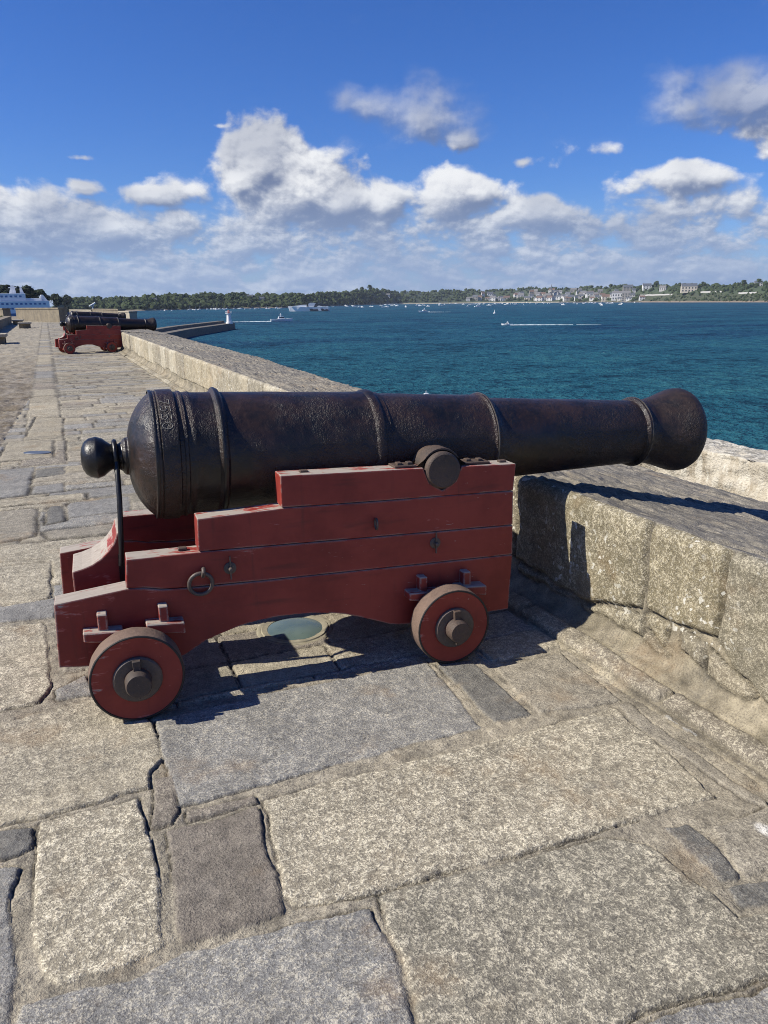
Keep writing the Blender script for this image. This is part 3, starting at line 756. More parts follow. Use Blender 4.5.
        tube(bm, [(.471-.154, ym-o*.01, .537), (.471-.154, ym+o*.03, .552), (.468-.154, ym+o*.043, .540), (.466-.154, ym+o*.034, .522), (.468-.154, ym+o*.004, .516)], .0085, 8)
        eb = obj('eyebolt', bm, M_STEEL, ck, 60)
        bm = bmesh.new()
        tube(bm, [(.456-.154+.047*math.cos(a*PI/16), ym+o*(.022+.004*math.sin(a*PI/16)), .486+.047*math.sin(a*PI/16)) for a in range(32)], .0085, 10, True)
        obj('breeching_ring', bm, M_STEEL, ck, 60)
        for bx, bz in ((.582, .531), (1.518, .529)):
            bm = bmesh.new()
            lathe(bm, [(0, .026), (.004, .026), (.006, .022), (.0062, .0)], (bx-.154, ym, bz), (0, o, 0), 24)
            obj('bolt_washer', bm, M_STEEL, ck, 40)
            bm = bmesh.new(); lathe(bm, [(.0, .009), (.028, .009), (.031, .006), (.031, 0)], (bx-.154, ym, bz), (0, o, 0), 14)
            obj('bolt', bm, M_STEEL, ck, 40)
            bm = bmesh.new(); box(bm, bx-.154-.0025, bx-.154+.0025, ym+o*.014-.004, ym+o*.014+.004, bz-.045, bz+.055)
            obj('cotter_pin', bm, M_STEEL, ck, 40)
        bm = bmesh.new()
        tube(bm, [(1.227-.154, ym+o*(.018+.016*math.cos(a*PI/10)), .656+.024*math.sin(a*PI/10)) for a in range(20)], .0048, 8, True)
        obj('eye_loop', bm, M_STEEL, ck, 60)
        # capsquare over the trunnion
        bm = bmesh.new()
        cx, cz, rr = 1.554, .862, .089
        path = [(1.33, .8885), (1.43, .886)] + [(cx+rr*math.cos(PI-PI*i/14), cz+.004+rr*math.sin(PI-PI*i/14)) for i in range(0, 15)] + [(1.68, .8785), (1.80, .8735)]
        inn = [(x, z) for x, z in path]; out_ = []
        for i, (x, z) in enumerate(path):
            a = path[max(0, i-1)]; b = path[min(len(path)-1, i+1)]
            tx, tz = b[0]-a[0], b[1]-a[1]; l = math.hypot(tx, tz); out_.append((x-tz/l*.010, z+tx/l*.010))
        prism(bm, [(x-.154, z) for x, z in inn+out_[::-1]], y0+.018, y1-.004)
        obj('capsquare', bm, M_RUST, ck, 35, .002, 1)
        for bx, bz in ((1.36, .897), (1.41, .896), (1.70, .8875), (1.76, .8845)):
            bm = bmesh.new(); box(bm, bx-.154-.012, bx-.154+.012, ytop-.016, ytop+.016, bz, bz+.012); obj('bolt_head', bm, M_RUST, ck, 35, .002, 1)
        for bx, bz in ((.925, .898), (.40, .6165), (1.88, .866)):
            bm = bmesh.new(); box(bm, bx-.154-.018, bx-.154+.018, ytop-.014, ytop+.014, bz, bz+.013)
            obj('nut', bm, M_RUST, ck, 35, .003, 1)
        # wedges that hold the axles
        for wx0, wx1, wz0, wz1, px in ((-.012, .136, .308, .358, .064), (.226, .376, .309, .358, .298), (1.366, 1.526, .278, .326, 1.444), (1.608, 1.756, .274, .322, 1.664)):
            bm = bmesh.new()
            ya, yz = (ym-.066, ym+.004) if o < 0 else (ym-.004, ym+.066)
            prism(bm, [(wx0-.154, wz0+.012), (wx0-.154, wz1), (wx1-.154, wz1-.012), (wx1-.154, wz0-.012)], ya, yz)
            ya2, yz2 = (ym-.045, ym+.004) if o < 0 else (ym-.004, ym+.045)
            prism(bm, [(px-.019-.154, wz1-.012), (px-.019-.154, wz1+.062), (px+.019-.154, wz1+.060), (px+.019-.154, wz1-.012)], ya2, yz2)
            wd = obj('axle_wedge', bm, M_RED, ck, None, .004, 1)
            a_ = wd.data.attributes.new('wear', 'FLOAT', 'POINT'); a_.data.foreach_set('value', [.35]*len(wd.data.vertices))
    # --- axles and wheels
    for ax, r in ((.172, .181), (1.541, .1765)):
        bm = bmesh.new(); box(bm, ax-.07-.154, ax+.07-.154, .115, .965, r-.085, r+.075)
        for s in (-1, 1): lathe(bm, [(.40, .056), (.58, .0525)], (ax-.154, .54, r), (0, s, 0), 28)
        obj('axle', bm, M_RED, root, 40)
        for s in (-1, 1):
            yo = -.025 if s < 0 else 1.105                # outer face of the wheel
            bm = bmesh.new()
            cen = (ax-.154, yo, r)
            d = (0, -s, 0)                            # towards the carriage
            lathe(bm, [(.004, .06), (.004, r-.012), (.0035, r-.010)], cen, d, 64)
            lathe(bm, [(.100, r-.012), (.103, .06)], cen, d, 64)
            wh = obj('wheel', bm, M_RED, root, 30)
            a_ = wh.data.attributes.new('wear', 'FLOAT', 'POINT'); a_.data.foreach_set('value', [.62 if (v.co - Vector(cen)).length > r-.02 else .1 for v in wh.data.vertices])
            bm = bmesh.new()
            lathe(bm, [(.0035, r-.010), (.0, r-.0085), (.0, r-.004), (.003, r-.001)], cen, d, 64)
            obj('rim_edge', bm, M_BLACK, wh, 30)
            bm = bmesh.new()
            lathe(bm, [(.003, r-.001), (.008, r), (.05, r+.001), (.092, r), (.098, r-.004), (.100, r-.012)], cen, d, 64, None, lambda t, i: math.sin(i*1.7+t*90)*.0007)
            obj('tread', bm, M_TREAD, wh, 50)
            bm = bmesh.new()
            lathe(bm, [(-.001, .046), (.012, .046), (.012, .088), (.006, .094), (-.006, .094)], (cen[0], yo+s*.0, r), (0, s, 0), 40)
            obj('hub_washer', bm, M_STEEL, wh, 35)
            bm = bmesh.new()
            lathe(bm, [(-.01, .051), (.062, .050), (.070, .045), (.071, .0)], cen, (0, s, 0), 36)
            obj('axle_end', bm, M_RUST, wh, 35)
            bm = bmesh.new()
            ya, yz = sorted((yo+s*.016, yo+s*.034))
            prism(bm, [(cen[0]-.013, r+.03), (cen[0]-.016, r+.088), (cen[0]+.016, r+.090), (cen[0]+.013, r+.03)], ya, yz)
            obj('linchpin', bm, M_RUST, wh, None, .002, 1)
            bm = bmesh.new(); prism(bm, [(cen[0]-.004, r-.075), (cen[0]-.006, r-.03), (cen[0]+.006, r-.03), (cen[0]+.004, r-.075)], ya, yz)
            obj('linchpin_tip', bm, M_RUST, wh, None, .0015, 1)
    # --- bed under the breech, transom, elevating rod
    bm = bmesh.new()
    cur = [(-.042, .30), (-.040, .512), (.0, .520), (.04, .533), (.08, .556), (.11, .583), (.135, .615), (.147, .643), (.152, .660), (.172, .662), (.172, .30)]
    prism(bm, [(x-.154, z) for x, z in cur], .40, .66)
    bd = obj('quoin_bed', bm, M_RED, root, None, .006, 2)
    a_ = bd.data.attributes.new('wear', 'FLOAT', 'POINT'); a_.data.foreach_set('value', [.7]*len(bd.data.vertices))
    bm = bmesh.new(); box(bm, 1.46, 1.56, .251, .829, .40, .655); obj('transom', bm, M_RED, root, None, .005, 1)
    bm = bmesh.new()
    yk = .385
    tube(bm, [(.182-.154, yb+.062*math.cos(a*PI/14), .963+.066*math.sin(a*PI/14)) for a in range(28)], .011, 8, True)
    obj('neck_ring', bm, M_KNOB, root, 50); bm = bmesh.new()
    tube(bm, [(.184-.154, yb-.058, .955), (.182-.154, yk+.05, .90), (.178-.154, yk, .80), (.166-.154, yk, .60), (.158-.154, yk, .52)], .0115, 10)
    obj('elevating_rod', bm, M_KNOB, root, 50)
    bm = bmesh.new(); prism(bm, [(.146-.154, .43), (.150-.154, .57), (.174-.154, .57), (.170-.154, .43)], yk-.004, yk+.008)
    obj('rod_plate', bm, M_KNOB, root, 50)
    return root
def kids(o): return [c for c in bpy.data.objects if c.parent == o]
def copy_tree(o, parent=None):
    c = o.copy(); COL.objects.link(c); c.parent = parent
    for ch in kids(o): copy_tree(ch, c)
    return c
cannon = make_cannon()
def put_cannon(dx, dy, a, label):
    c = copy_tree(cannon)
    a = R(a); px, py = .154-.9, 2.924-3.3
    c.location = (.9+dx+math.cos(a)*px-math.sin(a)*py, 3.3+dy+math.sin(a)*px+math.cos(a)*py, 0)
    c.rotation_euler = (0, 0, a); c['label'] = label
put_cannon(.35, 25.25, 9, 'second cannon along the walk, whole red carriage in view, small in the distance')
put_cannon(.95, 43.5, 9, 'farthest cannon, mostly hidden, only its black barrel showing above the second one')

# ------------------------------------------------------------------ recessed light under the carriage, oval cover
g = atz(295, 629)
r_ = empty('ground_light', (g[0], g[1], 0), R(-18), 'oval recessed ground light with glass lens under the red carriage', 'ground light')
r_.scale = (.9, .9, .9)
bm = bmesh.new()
N = 48
prof = [(.150, -.02), (.155, .006), (.185, .010), (.19, .004), (.205, .007), (.215, .002), (.222, -.02)]
rings = [[bm.verts.new((r*math.cos(2*PI*i/N), r*1.05*math.sin(2*PI*i/N), z)) for i in range(N)] for r, z in prof]
for A, B in zip(rings[:-1], rings[1:]):
    for i in range(N): bm.faces.new((A[i], A[(i+1) % N], B[(i+1) % N], B[i]))
obj('rim', bm, plain('weathered_rim', (.25, .225, .16), .85, 0, .75, 22), r_, 40)
def glass_mat():
    m, q, p, co = material('lens_glass')
    q.set(p.inputs['Base Color'], q.mix(q.noise(co, 5, 3), (.035, .06, .075, 1), (.15, .20, .17, 1)))
    q.set(p.inputs['Roughness'], q.m('MULTIPLY_ADD', q.noise(co, 18, 5, .65), .5, .05))
    return m
bm = bmesh.new()
lathe(bm, [(.018, 0), (.017, .05), (.014, .10), (.009, .14), (.004, .156)], (0, 0, 0), (0, 0, 1), 40)
obj('lens', bm, glass_mat(), r_, 60)
g = atz(38, 453)
bm = bmesh.new()
pts = [(.085*math.cos(2*PI*i/28), .165*math.sin(2*PI*i/28)*(1 if i < 15 else .9)) for i in range(28)]
a = R(62)
vprism(bm, [(x*math.cos(a)-y*math.sin(a), x*math.sin(a)+y*math.cos(a)) for x, y in pts], -.01, .005)
o = obj('drain_cover', bm, plain('dark_slate_cover', (.085, .10, .125), .45, 0, .3, 20), None, None, .004, 1)
o.location = (g[0], g[1], .004)
tag(o, 'dark bluish oval cover set in a paving slab beside the walk', 'drain cover')

# ------------------------------------------------------------------ far end of the rampart
def wall_seg(label, p0, p1, th, z0, z1, mat, cap=.0):
    a, b = Vector(p0), Vector(p1); d = (b-a); n = Vector((-d.y, d.x)).normalized()*th
    bm = bmesh.new()
    vprism(bm, [tuple(a), tuple(b), tuple(b+n), tuple(a+n)], z0, z1-.12)
    e = d.normalized()*.05; k = n.normalized()*.05
    vprism(bm, [tuple(a-e-k), tuple(b+e-k), tuple(b+e+n+k), tuple(a-e+n+k)], z1-.12, z1)
    return tag(obj('stone_wall', bm, mat), label, 'wall')
def P2(x, y, z=0):
    q = atz(x, y, z); return (q[0], q[1])
wl = wall_seg('low stone wall with grass on top along the left side of the walk', (-2.95, 8.0), (-2.95, 79.0), .5, -.3, .62, M_FAR)
wall_seg('tan bastion wall closing the far end of the walk', P2(17, 321.2), P2(60, 322.3), .8, -.5, 1.30, M_FAR)
wall_seg('short brown wall left of the gap showing the ferry', P2(-40, 319.5), P2(4, 320.5), .8, -.5, 1.25, M_FAR)
wall_seg('sunlit low wall behind the farthest cannon barrel', P2(70, 315.5), P2(92, 316.5), .8, -.5, .85, M_PALE)
wall_seg('dull tan wall right of the white telescope post', P2(93, 316.5), P2(119, 318.0), .8, -.5, 1.0, M_FAR)
wall_seg('pale stone block at the far tip of the parapet', P2(119.5, 320), P2(130, 321), .7, -11, .9, M_PALE)
# grass bank behind the low wall
def grass():
    bm = bmesh.new(); rnd = random.Random(3)
    for k in range(9000):
        x = -3.48 - abs(rnd.gauss(0, 2.0)); y = rnd.uniform(10, 78); h = rnd.uniform(.05, .16); a = rnd.uniform(0, PI); w = rnd.uniform(.02, .05)
        dx, dy = math.cos(a)*w, math.sin(a)*w
        bm.faces.new([bm.verts.new((x-dx, y-dy, .585)), bm.verts.new((x+dx, y+dy, .585)), bm.verts.new((x+rnd.uniform(-.04, .04), y+rnd.uniform(-.04, .04), .585+h))])
    tag(obj('grass', bm, plain('grass_blades', (.10, .12, .035), .8, 0, .4, 1.5)), 'short dry grass on the bank behind the low left wall', 'grass', kind='stuff')
    bm = bmesh.new(); box(bm, -14, -3.46, 8, 78, -.2, .59)
    tag(obj('earth_bank', bm, plain('dry_turf', (.13, .125, .05), .9, 0, .35, .8)), kind='structure')
grass()
def bench(px, py, label, ln=1.0, dep=.5, h=.42):
    q = atz(px, py)
    r = empty('stone_bench', (q[0], q[1], 0), 0, label, 'bench', 'stone benches along the low wall')
    bm = bmesh.new(); box(bm, -.85, .0, -ln/2, ln/2, h-.13, h); obj('seat', bm, M_PALE, r, None, .015, 2)
    for y in (-ln/2+.15, ln/2-.35):
        bm = bmesh.new(); box(bm, -.8, -.08, y, y+.2, -.02, h-.131); obj('support', bm, M_FAR, r, None, .01, 1)
bench(8, 343.5, 'nearest stone bench by the low wall, cut off at the picture edge', 1.5)
bench(32, 328, 'stone bench near the far end of the low wall', 1.7)
bench(24, 324.5, 'smaller stone bench beyond the others near the end of the wall', 1.5, .4)

# white viewing telescope
q = atz(93.5, 315.5)
r = empty('viewing_telescope', (q[0], q[1], 0), 0, 'white pole-mounted viewing telescope above the far cannon barrel', 'telescope')
M_WHITE = plain('white_paint', (.78, .78, .76), .45, 0, .08, 3)
bm = bmesh.new(); lathe(bm, [(0, .2), (.05, .2), (.06, .09), (1.25, .085), (1.25, 0)], (0, 0, 0), (0, 0, 1), 20); obj('post', bm, M_WHITE, r, 40)
bm = bmesh.new(); lathe(bm, [(-.55, 0), (-.55, .07), (-.2, .11), (.45, .13), (.46, .0)], (0, 0, 1.52), (.8, .2, .42), 20); obj('scope', bm, M_WHITE, r, 40)
bm = bmesh.new(); tube(bm, [(-.12, 0, 1.24), (-.14, 0, 1.5)], .03, 8); tube(bm, [(.12, 0, 1.24), (.14, 0, 1.6)], .03, 8); obj('yoke', bm, M_WHITE, r, 40)

# ------------------------------------------------------------------ sea
SEA = -11.0
bm = bmesh.new()
vs = [bm.verts.new((x, y, SEA)) for x, y in ((-2300, -600), (4700, -600), (4700, 5600), (-2300, 5600))]
bm.faces.new(vs)
tag(obj('water', bm, M_SEA), kind='structure')

# ------------------------------------------------------------------ far shore
SH = [(-300, 9), (-150, 500), (0, 560), (50, 640), (57, 900), (66, 1500), (100, 1560), (140, 1500), (240, 1780), (300, 1900), (345, 2500), (400, 3300), (450, 3600), (500, 3700), (560, 3600), (600, 3350), (640, 3000), (690, 2700), (768, 2366), (900, 2000), (1100, 1800)]
TOPY = [(-150, 291), (0, 296), (50, 299), (60, 298), (75, 298), (100, 297), (140, 297), (170, 294), (230, 293.5), (300, 294), (335, 292), (370, 289.5), (400, 291.5), (470, 290), (540, 288.5), (560, 288), (600, 286.5), (640, 285.5), (700, 285), (740, 284.5), (768, 283.5), (900, 282), (1100, 282)]
sx, sd = zip(*SH); tx_, ty_ = zip(*TOPY)
def shoreD(x): return float(np.interp(x, sx[1:], sd[1:]))
def dirh(x):
    d = ray(x, horizon(x)); return np.array([d[0], d[1]])/math.hypot(d[0], d[1]), math.hypot(d[0], d[1])/F
def ztop(x):
    D = shoreD(x); w, k = dirh(x)
    cosf = 1.0/k
    return EYE + (horizon(x)-np.interp(x, tx_, ty_))*D*1.09*cosf/F - (7.0 if D < 1000 else 8.5)
def depthV(x): return .07*shoreD(x)+25
def shore_pt(x, v):
    D = shoreD(x); w, k = dirh(x)
    t = v/depthV(x)
    s = min(1, max(0, t)); s = s*s*(3-2*s)
    bank = 1.6*min(1, max(0, (v+4)/10.0)) + 2.0*min(1, max(0, v/22.0))
    n = (math.sin(x*.21+v*.013)+math.sin(x*.083+1.3))*.04*(ztop(x)-SEA)*s
    z = SEA - .6 + bank + (ztop(x)-SEA-3)*s + n
    p = w*(D+v)
    return np.array([p[0], p[1], z])
def terrain():
    xs = np.arange(-150, 1080, 2.5); tv = [-.02, .0, .04, .08, .14, .22, .32, .44, .58, .74, .9, 1.0, 1.3, 2.5]
    V = np.array([shore_pt(x, (t*depthV(x) if t != -.02 else -6)) for x in xs for t in tv])
    col = []
    for x in xs:
        for t in tv:
            if t <= (.09 if x > 640 else .04): c = (.42, .37, .27) if 385 < x < 560 else ((.16, .13, .10) if x < 640 else (.20, .155, .11))
            elif t < .45 and x > 635: c = (.050, .060, .028)
            else: c = (.045, .065, .03)
            col.append((*c, .3))
    me = grid_mesh('terrain', V, len(xs), len(tv), np.array(col), M_LAND)
    tag(link('terrain', me), kind='structure')
def land_mat():
    m, q, p, co = material('far_land')
    at = q.n('ShaderNodeAttribute', attribute_name='stone').outputs['Color']
    f = q.m('MULTIPLY_ADD', q.noise(co, .05, 5, .65), 1.2, .4)
    q.set(p.inputs['Base Color'], q.mix(1.0, at, q.n('ShaderNodeCombineColor', ins={0: f, 1: f, 2: f}).outputs[0], 'MULTIPLY'))
    p.inputs['Roughness'].default_value = .95
    return m
M_LAND = land_mat()
terrain()
def leaf_mat(name, c1, c2):
    m, q, p, co = material(name)
    q.set(p.inputs['Base Color'], q.mix(q.step(q.noise(co, .22, 5, .7), .35, .65), (*c1, 1), (*c2, 1)))
    p.inputs['Roughness'].default_value = .9; p.inputs['Specular IOR Level'].default_value = .15
    q.set(p.inputs['Normal'], q.bump(q.noise(co, .9, 4, .7), 1.0, 1.2))
    return m
M_LEAF = leaf_mat('woodland_leaves', (.026, .042, .020), (.065, .085, .034))
M_LEAF2 = leaf_mat('dark_pine_leaves', (.012, .020, .011), (.032, .045, .022))
M_BARK = plain('bark', (.09, .07, .05), .9)
rnd = random.Random(11)
def woods():
    bm = bmesh.new()
    for k in range(3800):
        x = rnd.uniform(64, 1000); t = rnd.random()
        if 385 < x < 560 and t < .12: continue
        town = 470 < x < 668
        if town and rnd.random() < .36 and t < .8: continue
        if x > 640 and t < .55 and rnd.random() < .12: continue
        v = (.05 + t*1.05)*depthV(x); p = shore_pt(x, v)
        s = rnd.uniform(3.2, 7.0)*(1 if shoreD(x) < 2200 else 1.15)
        if x > 640 and t < .5: s *= rnd.uniform(.35, .75)
        blob(bm, (p[0], p[1], p[2]+s*.55), s*rnd.uniform(.8, 1.2), s*rnd.uniform(.8, 1.2), s*rnd.uniform(.75, 1.25), rnd, 1 if k % 3 else 2, .30)
    tag(obj('woodland', bm, M_LEAF), 'dark green woodland massed along the far shore', 'woods', kind='stuff')
woods()
def tree(base, h, label, group, mat=M_LEAF2, spread=1.0, lean=0.0, name='pine_tree'):
    r = empty(name, tuple(base), 0, label, 'tree', group)
    bm = bmesh.new()
    tube(bm, [(0, 0, -1), (lean*h*.1, 0, h*.3), (lean*h*.25, 0, h*.6), (lean*h*.35, 0, h*.85)], [h*.035, h*.028, h*.02, h*.008], 8)
    for k in range(5):
        a = rnd.uniform(0, 2*PI); z0 = rnd.uniform(.4, .7)*h
        tube(bm, [(lean*h*.2, 0, z0), (lean*h*.25+math.cos(a)*h*.22*spread, math.sin(a)*h*.22*spread, z0+h*.16)], [h*.014, h*.004], 6)
    obj('trunk', bm, M_BARK, r, 60)
    bm = bmesh.new()
    for k in range(26):
        a = rnd.uniform(0, 2*PI); q_ = math.sqrt(rnd.random()); zz = rnd.uniform(.45, 1.0)
        w = (1-abs(zz-.68)*1.7)*.46*h*spread*q_
        s = h*rnd.uniform(.07, .15)
        c = (lean*h*.33*zz*1.3+math.cos(a)*w, math.sin(a)*w, zz*h*.93)
        blob(bm, c, s*1.25, s*1.25, s*.85, rnd, 2, .28)
    # loose sprays round the outline
    for k in range(260):
        a = rnd.uniform(0, 2*PI); zz = rnd.uniform(.42, 1.03); w = (1-abs(zz-.68)*1.7)*.53*h*spread*rnd.uniform(.75, 1.1)
        c = Vector((lean*h*.33*zz*1.3+math.cos(a)*w, math.sin(a)*w, zz*h*.95)); s = h*.035
        vs = [bm.verts.new(c+Vector((rnd.uniform(-s, s), rnd.uniform(-s, s), rnd.uniform(-s, s)))) for _ in range(3)]
        bm.faces.new(vs)
    obj('crown', bm, mat, r)
    return r
def on_shore(px, t): return shore_pt(px, t*depthV(px))
def tree_to(px, D, ytop, label, group, spread=1.0, lean=0.0, zb=-6):
    w, k = dirh(px); p = w*D; zt = EYE+(horizon(px)-ytop+1.8)*D/(F*k)
    return tree((p[0], p[1], zb), zt-zb, label, group, M_LEAF2, spread, lean)
tree_to(-6, 590, 290, 'dark pine at the picture edge behind the blue and white ferry', 'pines behind the ferry', .55)
tree_to(7, 600, 286.5, 'tall round-topped dark pine rising behind the ferry mast', 'pines behind the ferry', .42)
tree_to(18, 610, 288.5, 'small dark pine between the taller ones behind the ferry', 'pines behind the ferry', .4)
tree_to(28, 620, 287.5, 'big dark pine right of the ferry funnel, widest of the group', 'pines behind the ferry', .66, .1)
tree_to(38, 640, 292, 'dark pine sloping down at the right end of the ferry', 'pines behind the ferry', .7, .2)
tree_to(56, 830, 295.5, 'separate dark pine clump right of the ferry, above the bastion wall', 'pines behind the ferry', .62)
tree_to(66, 1100, 297, 'low dark pine beyond the gap in the bastion walls', 'pines behind the ferry', .8)
for px, t, h, lb in ((370, .9, 26, 'tall tree standing out above the wooded ridge near the middle'), (362, .95, 20, 'tree beside the tallest one on the wooded ridge'), (757, 1.0, 22, 'dark tree on the headland top at the right edge'), (702, .9, 20, 'dark tree right beside the big cream villa'), (655, .9, 24, 'tree between the two white hilltop houses'), (610, .8, 22, 'tree rising among the houses at the top of the town'), (742, .9, 20, 'wide dark tree left of the headland summit')):
    p = on_shore(px, t); tree((p[0], p[1], p[2]-1), h, lb, 'trees standing out on the far shore', M_LEAF, .8, 0, 'broad_tree')

# houses
M_ROOFS = [plain('slate_roof', (.09, .10, .115), .6), plain('grey_roof', (.17, .165, .16), .7), plain('brown_roof', (.15, .095, .07), .7)]
M_HWALL = [plain('white_render', (.72, .70, .66), .7), plain('cream_render', (.60, .53, .42), .7), plain('grey_granite', (.30, .28, .25), .8), plain('pale_render', (.50, .48, .45), .7)]
M_GLASS = plain('dark_window', (.04, .05, .06), .25)
def house(base, rz, w, d, h, rh, mw, mr, label, group=None, win=(3, 2), chim=True, name='house'):
    r = empty(name, tuple(base), rz, label, 'house', group)
    bm = bmesh.new(); box(bm, -w/2, w/2, -d/2, d/2, -4, h)
    # gable ends
    for s in (-1, 1):
        f = bm.faces.new([bm.verts.new((s*w/2*.998, -d/2, h)), bm.verts.new((s*w/2*.998, d/2, h)), bm.verts.new((s*w/2*.998, 0, h+rh))])
    obj('wall', bm, mw, r)
    bm = bmesh.new(); e = .4
    prism(bm, [(-d/2-e, h-.25), (0, h+rh), (d/2+e, h-.25), (d/2+e, h+.05), (0, h+rh+.35), (-d/2-e, h+.05)], -w/2-e, w/2+e)
    bm.transform(Matrix.Rotation(PI/2, 4, 'Z'))
    rf = obj('roof', bm, mr, r)
    if chim:
        bm = bmesh.new()
        for s in (-1, 1): box(bm, s*w*.42-.6, s*w*.42+.6, -.5, .5, h+rh*.5, h+rh+1.7)
        obj('chimney', bm, M_HWALL[2], rf)
    for j in range(win[1]):
        for i in range(win[0]):
            x = -w/2+(i+.5)*w/win[0]; z = .9+j*(h/win[1])
            bm = bmesh.new(); box(bm, x-w/win[0]*.22, x+w/win[0]*.22, -d/2-.06, -d/2+.05, z, z+h/win[1]*.55)
            obj('window', bm, M_GLASS, r)
    return r
def find_t(px, y):
    best = None
    for i in range(60):
        t = .03+i*.02; p = on_shore(px, t); d = p-CAM
        zc = d@FW; py = 512-F*(d@UP)/zc
        if best is None or abs(py-y) < best[0]: best = (abs(py-y), t, p)
    return best[2]
def put_house(px, y, wpx, hpx, mw, mr, label, group=None, rot=None, roof=.4, **kw):
    p = find_t(px, y); D = math.hypot(p[0], p[1]); k = D/F/1.05
    w, h = wpx*k, hpx*k
    rz = -math.atan2(p[0], p[1]) + (rnd.uniform(-.35, .35) if rot is None else rot)
    return house((p[0], p[1], p[2]), rz, w, w*.6, h*(1-roof), h*roof, mw, mr, label, group, **kw)
W0, W1, W2, W3 = M_HWALL; R0, R1, R2 = M_ROOFS
put_house(688, 291.8, 14, 7.5, W1, R0, 'big cream villa with steep dark roofs on the right-hand hill', rot=.1, win=(5, 2), roof=.35)
put_house(646, 289.4, 8, 5.5, W0, R0, 'bright white hilltop house with dark roof left of the cream villa', rot=.2)
put_house(662, 290.4, 6, 4.5, W3, R1, 'pale grey hilltop house between the white one and the cream villa', rot=-.2)
put_house(627, 290.5, 9, 5.5, W2, R0, 'tall grey stone house at the top of the town', rot=.1, win=(3, 3))
put_house(617, 299.5, 10, 8, W0, R1, 'big white waterfront house at the right end of the town', rot=.05, win=(4, 2), roof=.25)
put_house(626, 301, 8, 9.5, W2, R1, 'tall grey waterfront block beside the big white house', rot=-.05, win=(3, 4), roof=.2)
put_house(606, 300.5, 8, 6, W1, R2, 'cream waterfront house with brown roof left of the big white one', rot=.1)
put_house(757, 285, 7, 4.5, W3, R0, 'lone pale house on the summit of the right-hand headland', rot=.1)
put_house(490, 297, 6, 5, W0, R0, 'white house above the left end of the beach town', rot=.1)
put_house(388, 297, 4, 3.5, W0, R1, 'lone white house half hidden in the wooded shore', rot=.1)
put_house(155, 302.5, 4, 4, W0, R1, 'white house on the dark wooded shore above the second cannon muzzle', rot=.2)
put_house(262, 301, 5, 4, W2, R0, 'grey house in the woods above the moored ship bow', rot=.0)
put_house(250, 299, 6, 4, W2, R0, 'long grey house among trees left of the moored ship', rot=.1)
for k in range(96):
    px = rnd.choice([rnd.uniform(470, 606), rnd.uniform(530, 640), rnd.uniform(455, 650)]); y = 301.0-rnd.uniform(0, 9.5)*rnd.random()**.5
    y = max(y, np.interp(px, [480, 640], [293.5, 289]))
    m = rnd.choice([W0, W0, W0, W0, W1, W3, W2])
    put_house(px, y, rnd.uniform(3.0, 6.5), rnd.uniform(2.8, 5.0), m, rnd.choice([R0, R0, R1, R2]), 'small house crowded among others in the hillside town on the far shore', 'houses of the far seaside town', win=(2, 2), chim=False)
# church
p = find_t(551, 297); k = math.hypot(p[0], p[1])/F
r = empty('church', tuple(p), .2, 'grey church with tall pointed spire above the far town', 'church')
bm = bmesh.new(); box(bm, -3*k*.7, -.6*k, -1.2*k, 1.2*k, -3, 3.0*k); obj('nave', bm, W2, r)
bm = bmesh.new(); box(bm, -.7*k, .7*k, -.7*k, .7*k, -3, 6.2*k); obj('tower', bm, W2, r)
bm = bmesh.new(); lathe(bm, [(6.2*k, .85*k), (12.2*k, 0)], (0, 0, 0), (0, 0, 1), 8); obj('spire', bm, R0, r)
bm = bmesh.new(); prism(bm, [(-1.3*k, 3*k), (0, 4.5*k), (1.3*k, 3*k)], .62*k, 2.15*k); bm.transform(Matrix.Rotation(PI/2, 4, 'Z')); obj('roof', bm, R0, r)
# pale retaining walls on the headland
for a, b, y, lb in ((640, 672, 296, 'long white retaining wall on the headland below the hilltop houses'), (700, 722, 293, 'pale garden wall right of the cream villa'), (738, 756, 294, 'pale terrace wall near the end of the headland')):
    bm = bmesh.new(); prev = None
    for i in range(9):
        px = a+(b-a)*i/8; p = find_t(px, y-(px-a)*.03); q1 = Vector(p); w_, _k = dirh(px); back = Vector((w_[0], w_[1], 0))*1.5
        ring = [bm.verts.new(q1+Vector((0, 0, -3))), bm.verts.new(q1+Vector((0, 0, 4.5))), bm.verts.new(q1+back+Vector((0, 0, 4.5))), bm.verts.new(q1+back+Vector((0, 0, -3)))]
        if prev:
            for j in range(4): bm.faces.new((prev[j], prev[(j+1) % 4], ring[(j+1) % 4], ring[j]))
        else: bm.faces.new(ring)
        prev = ring
    bm.faces.new(prev[::-1])
    tag(obj('garden_wall', bm, W3), lb, 'wall')

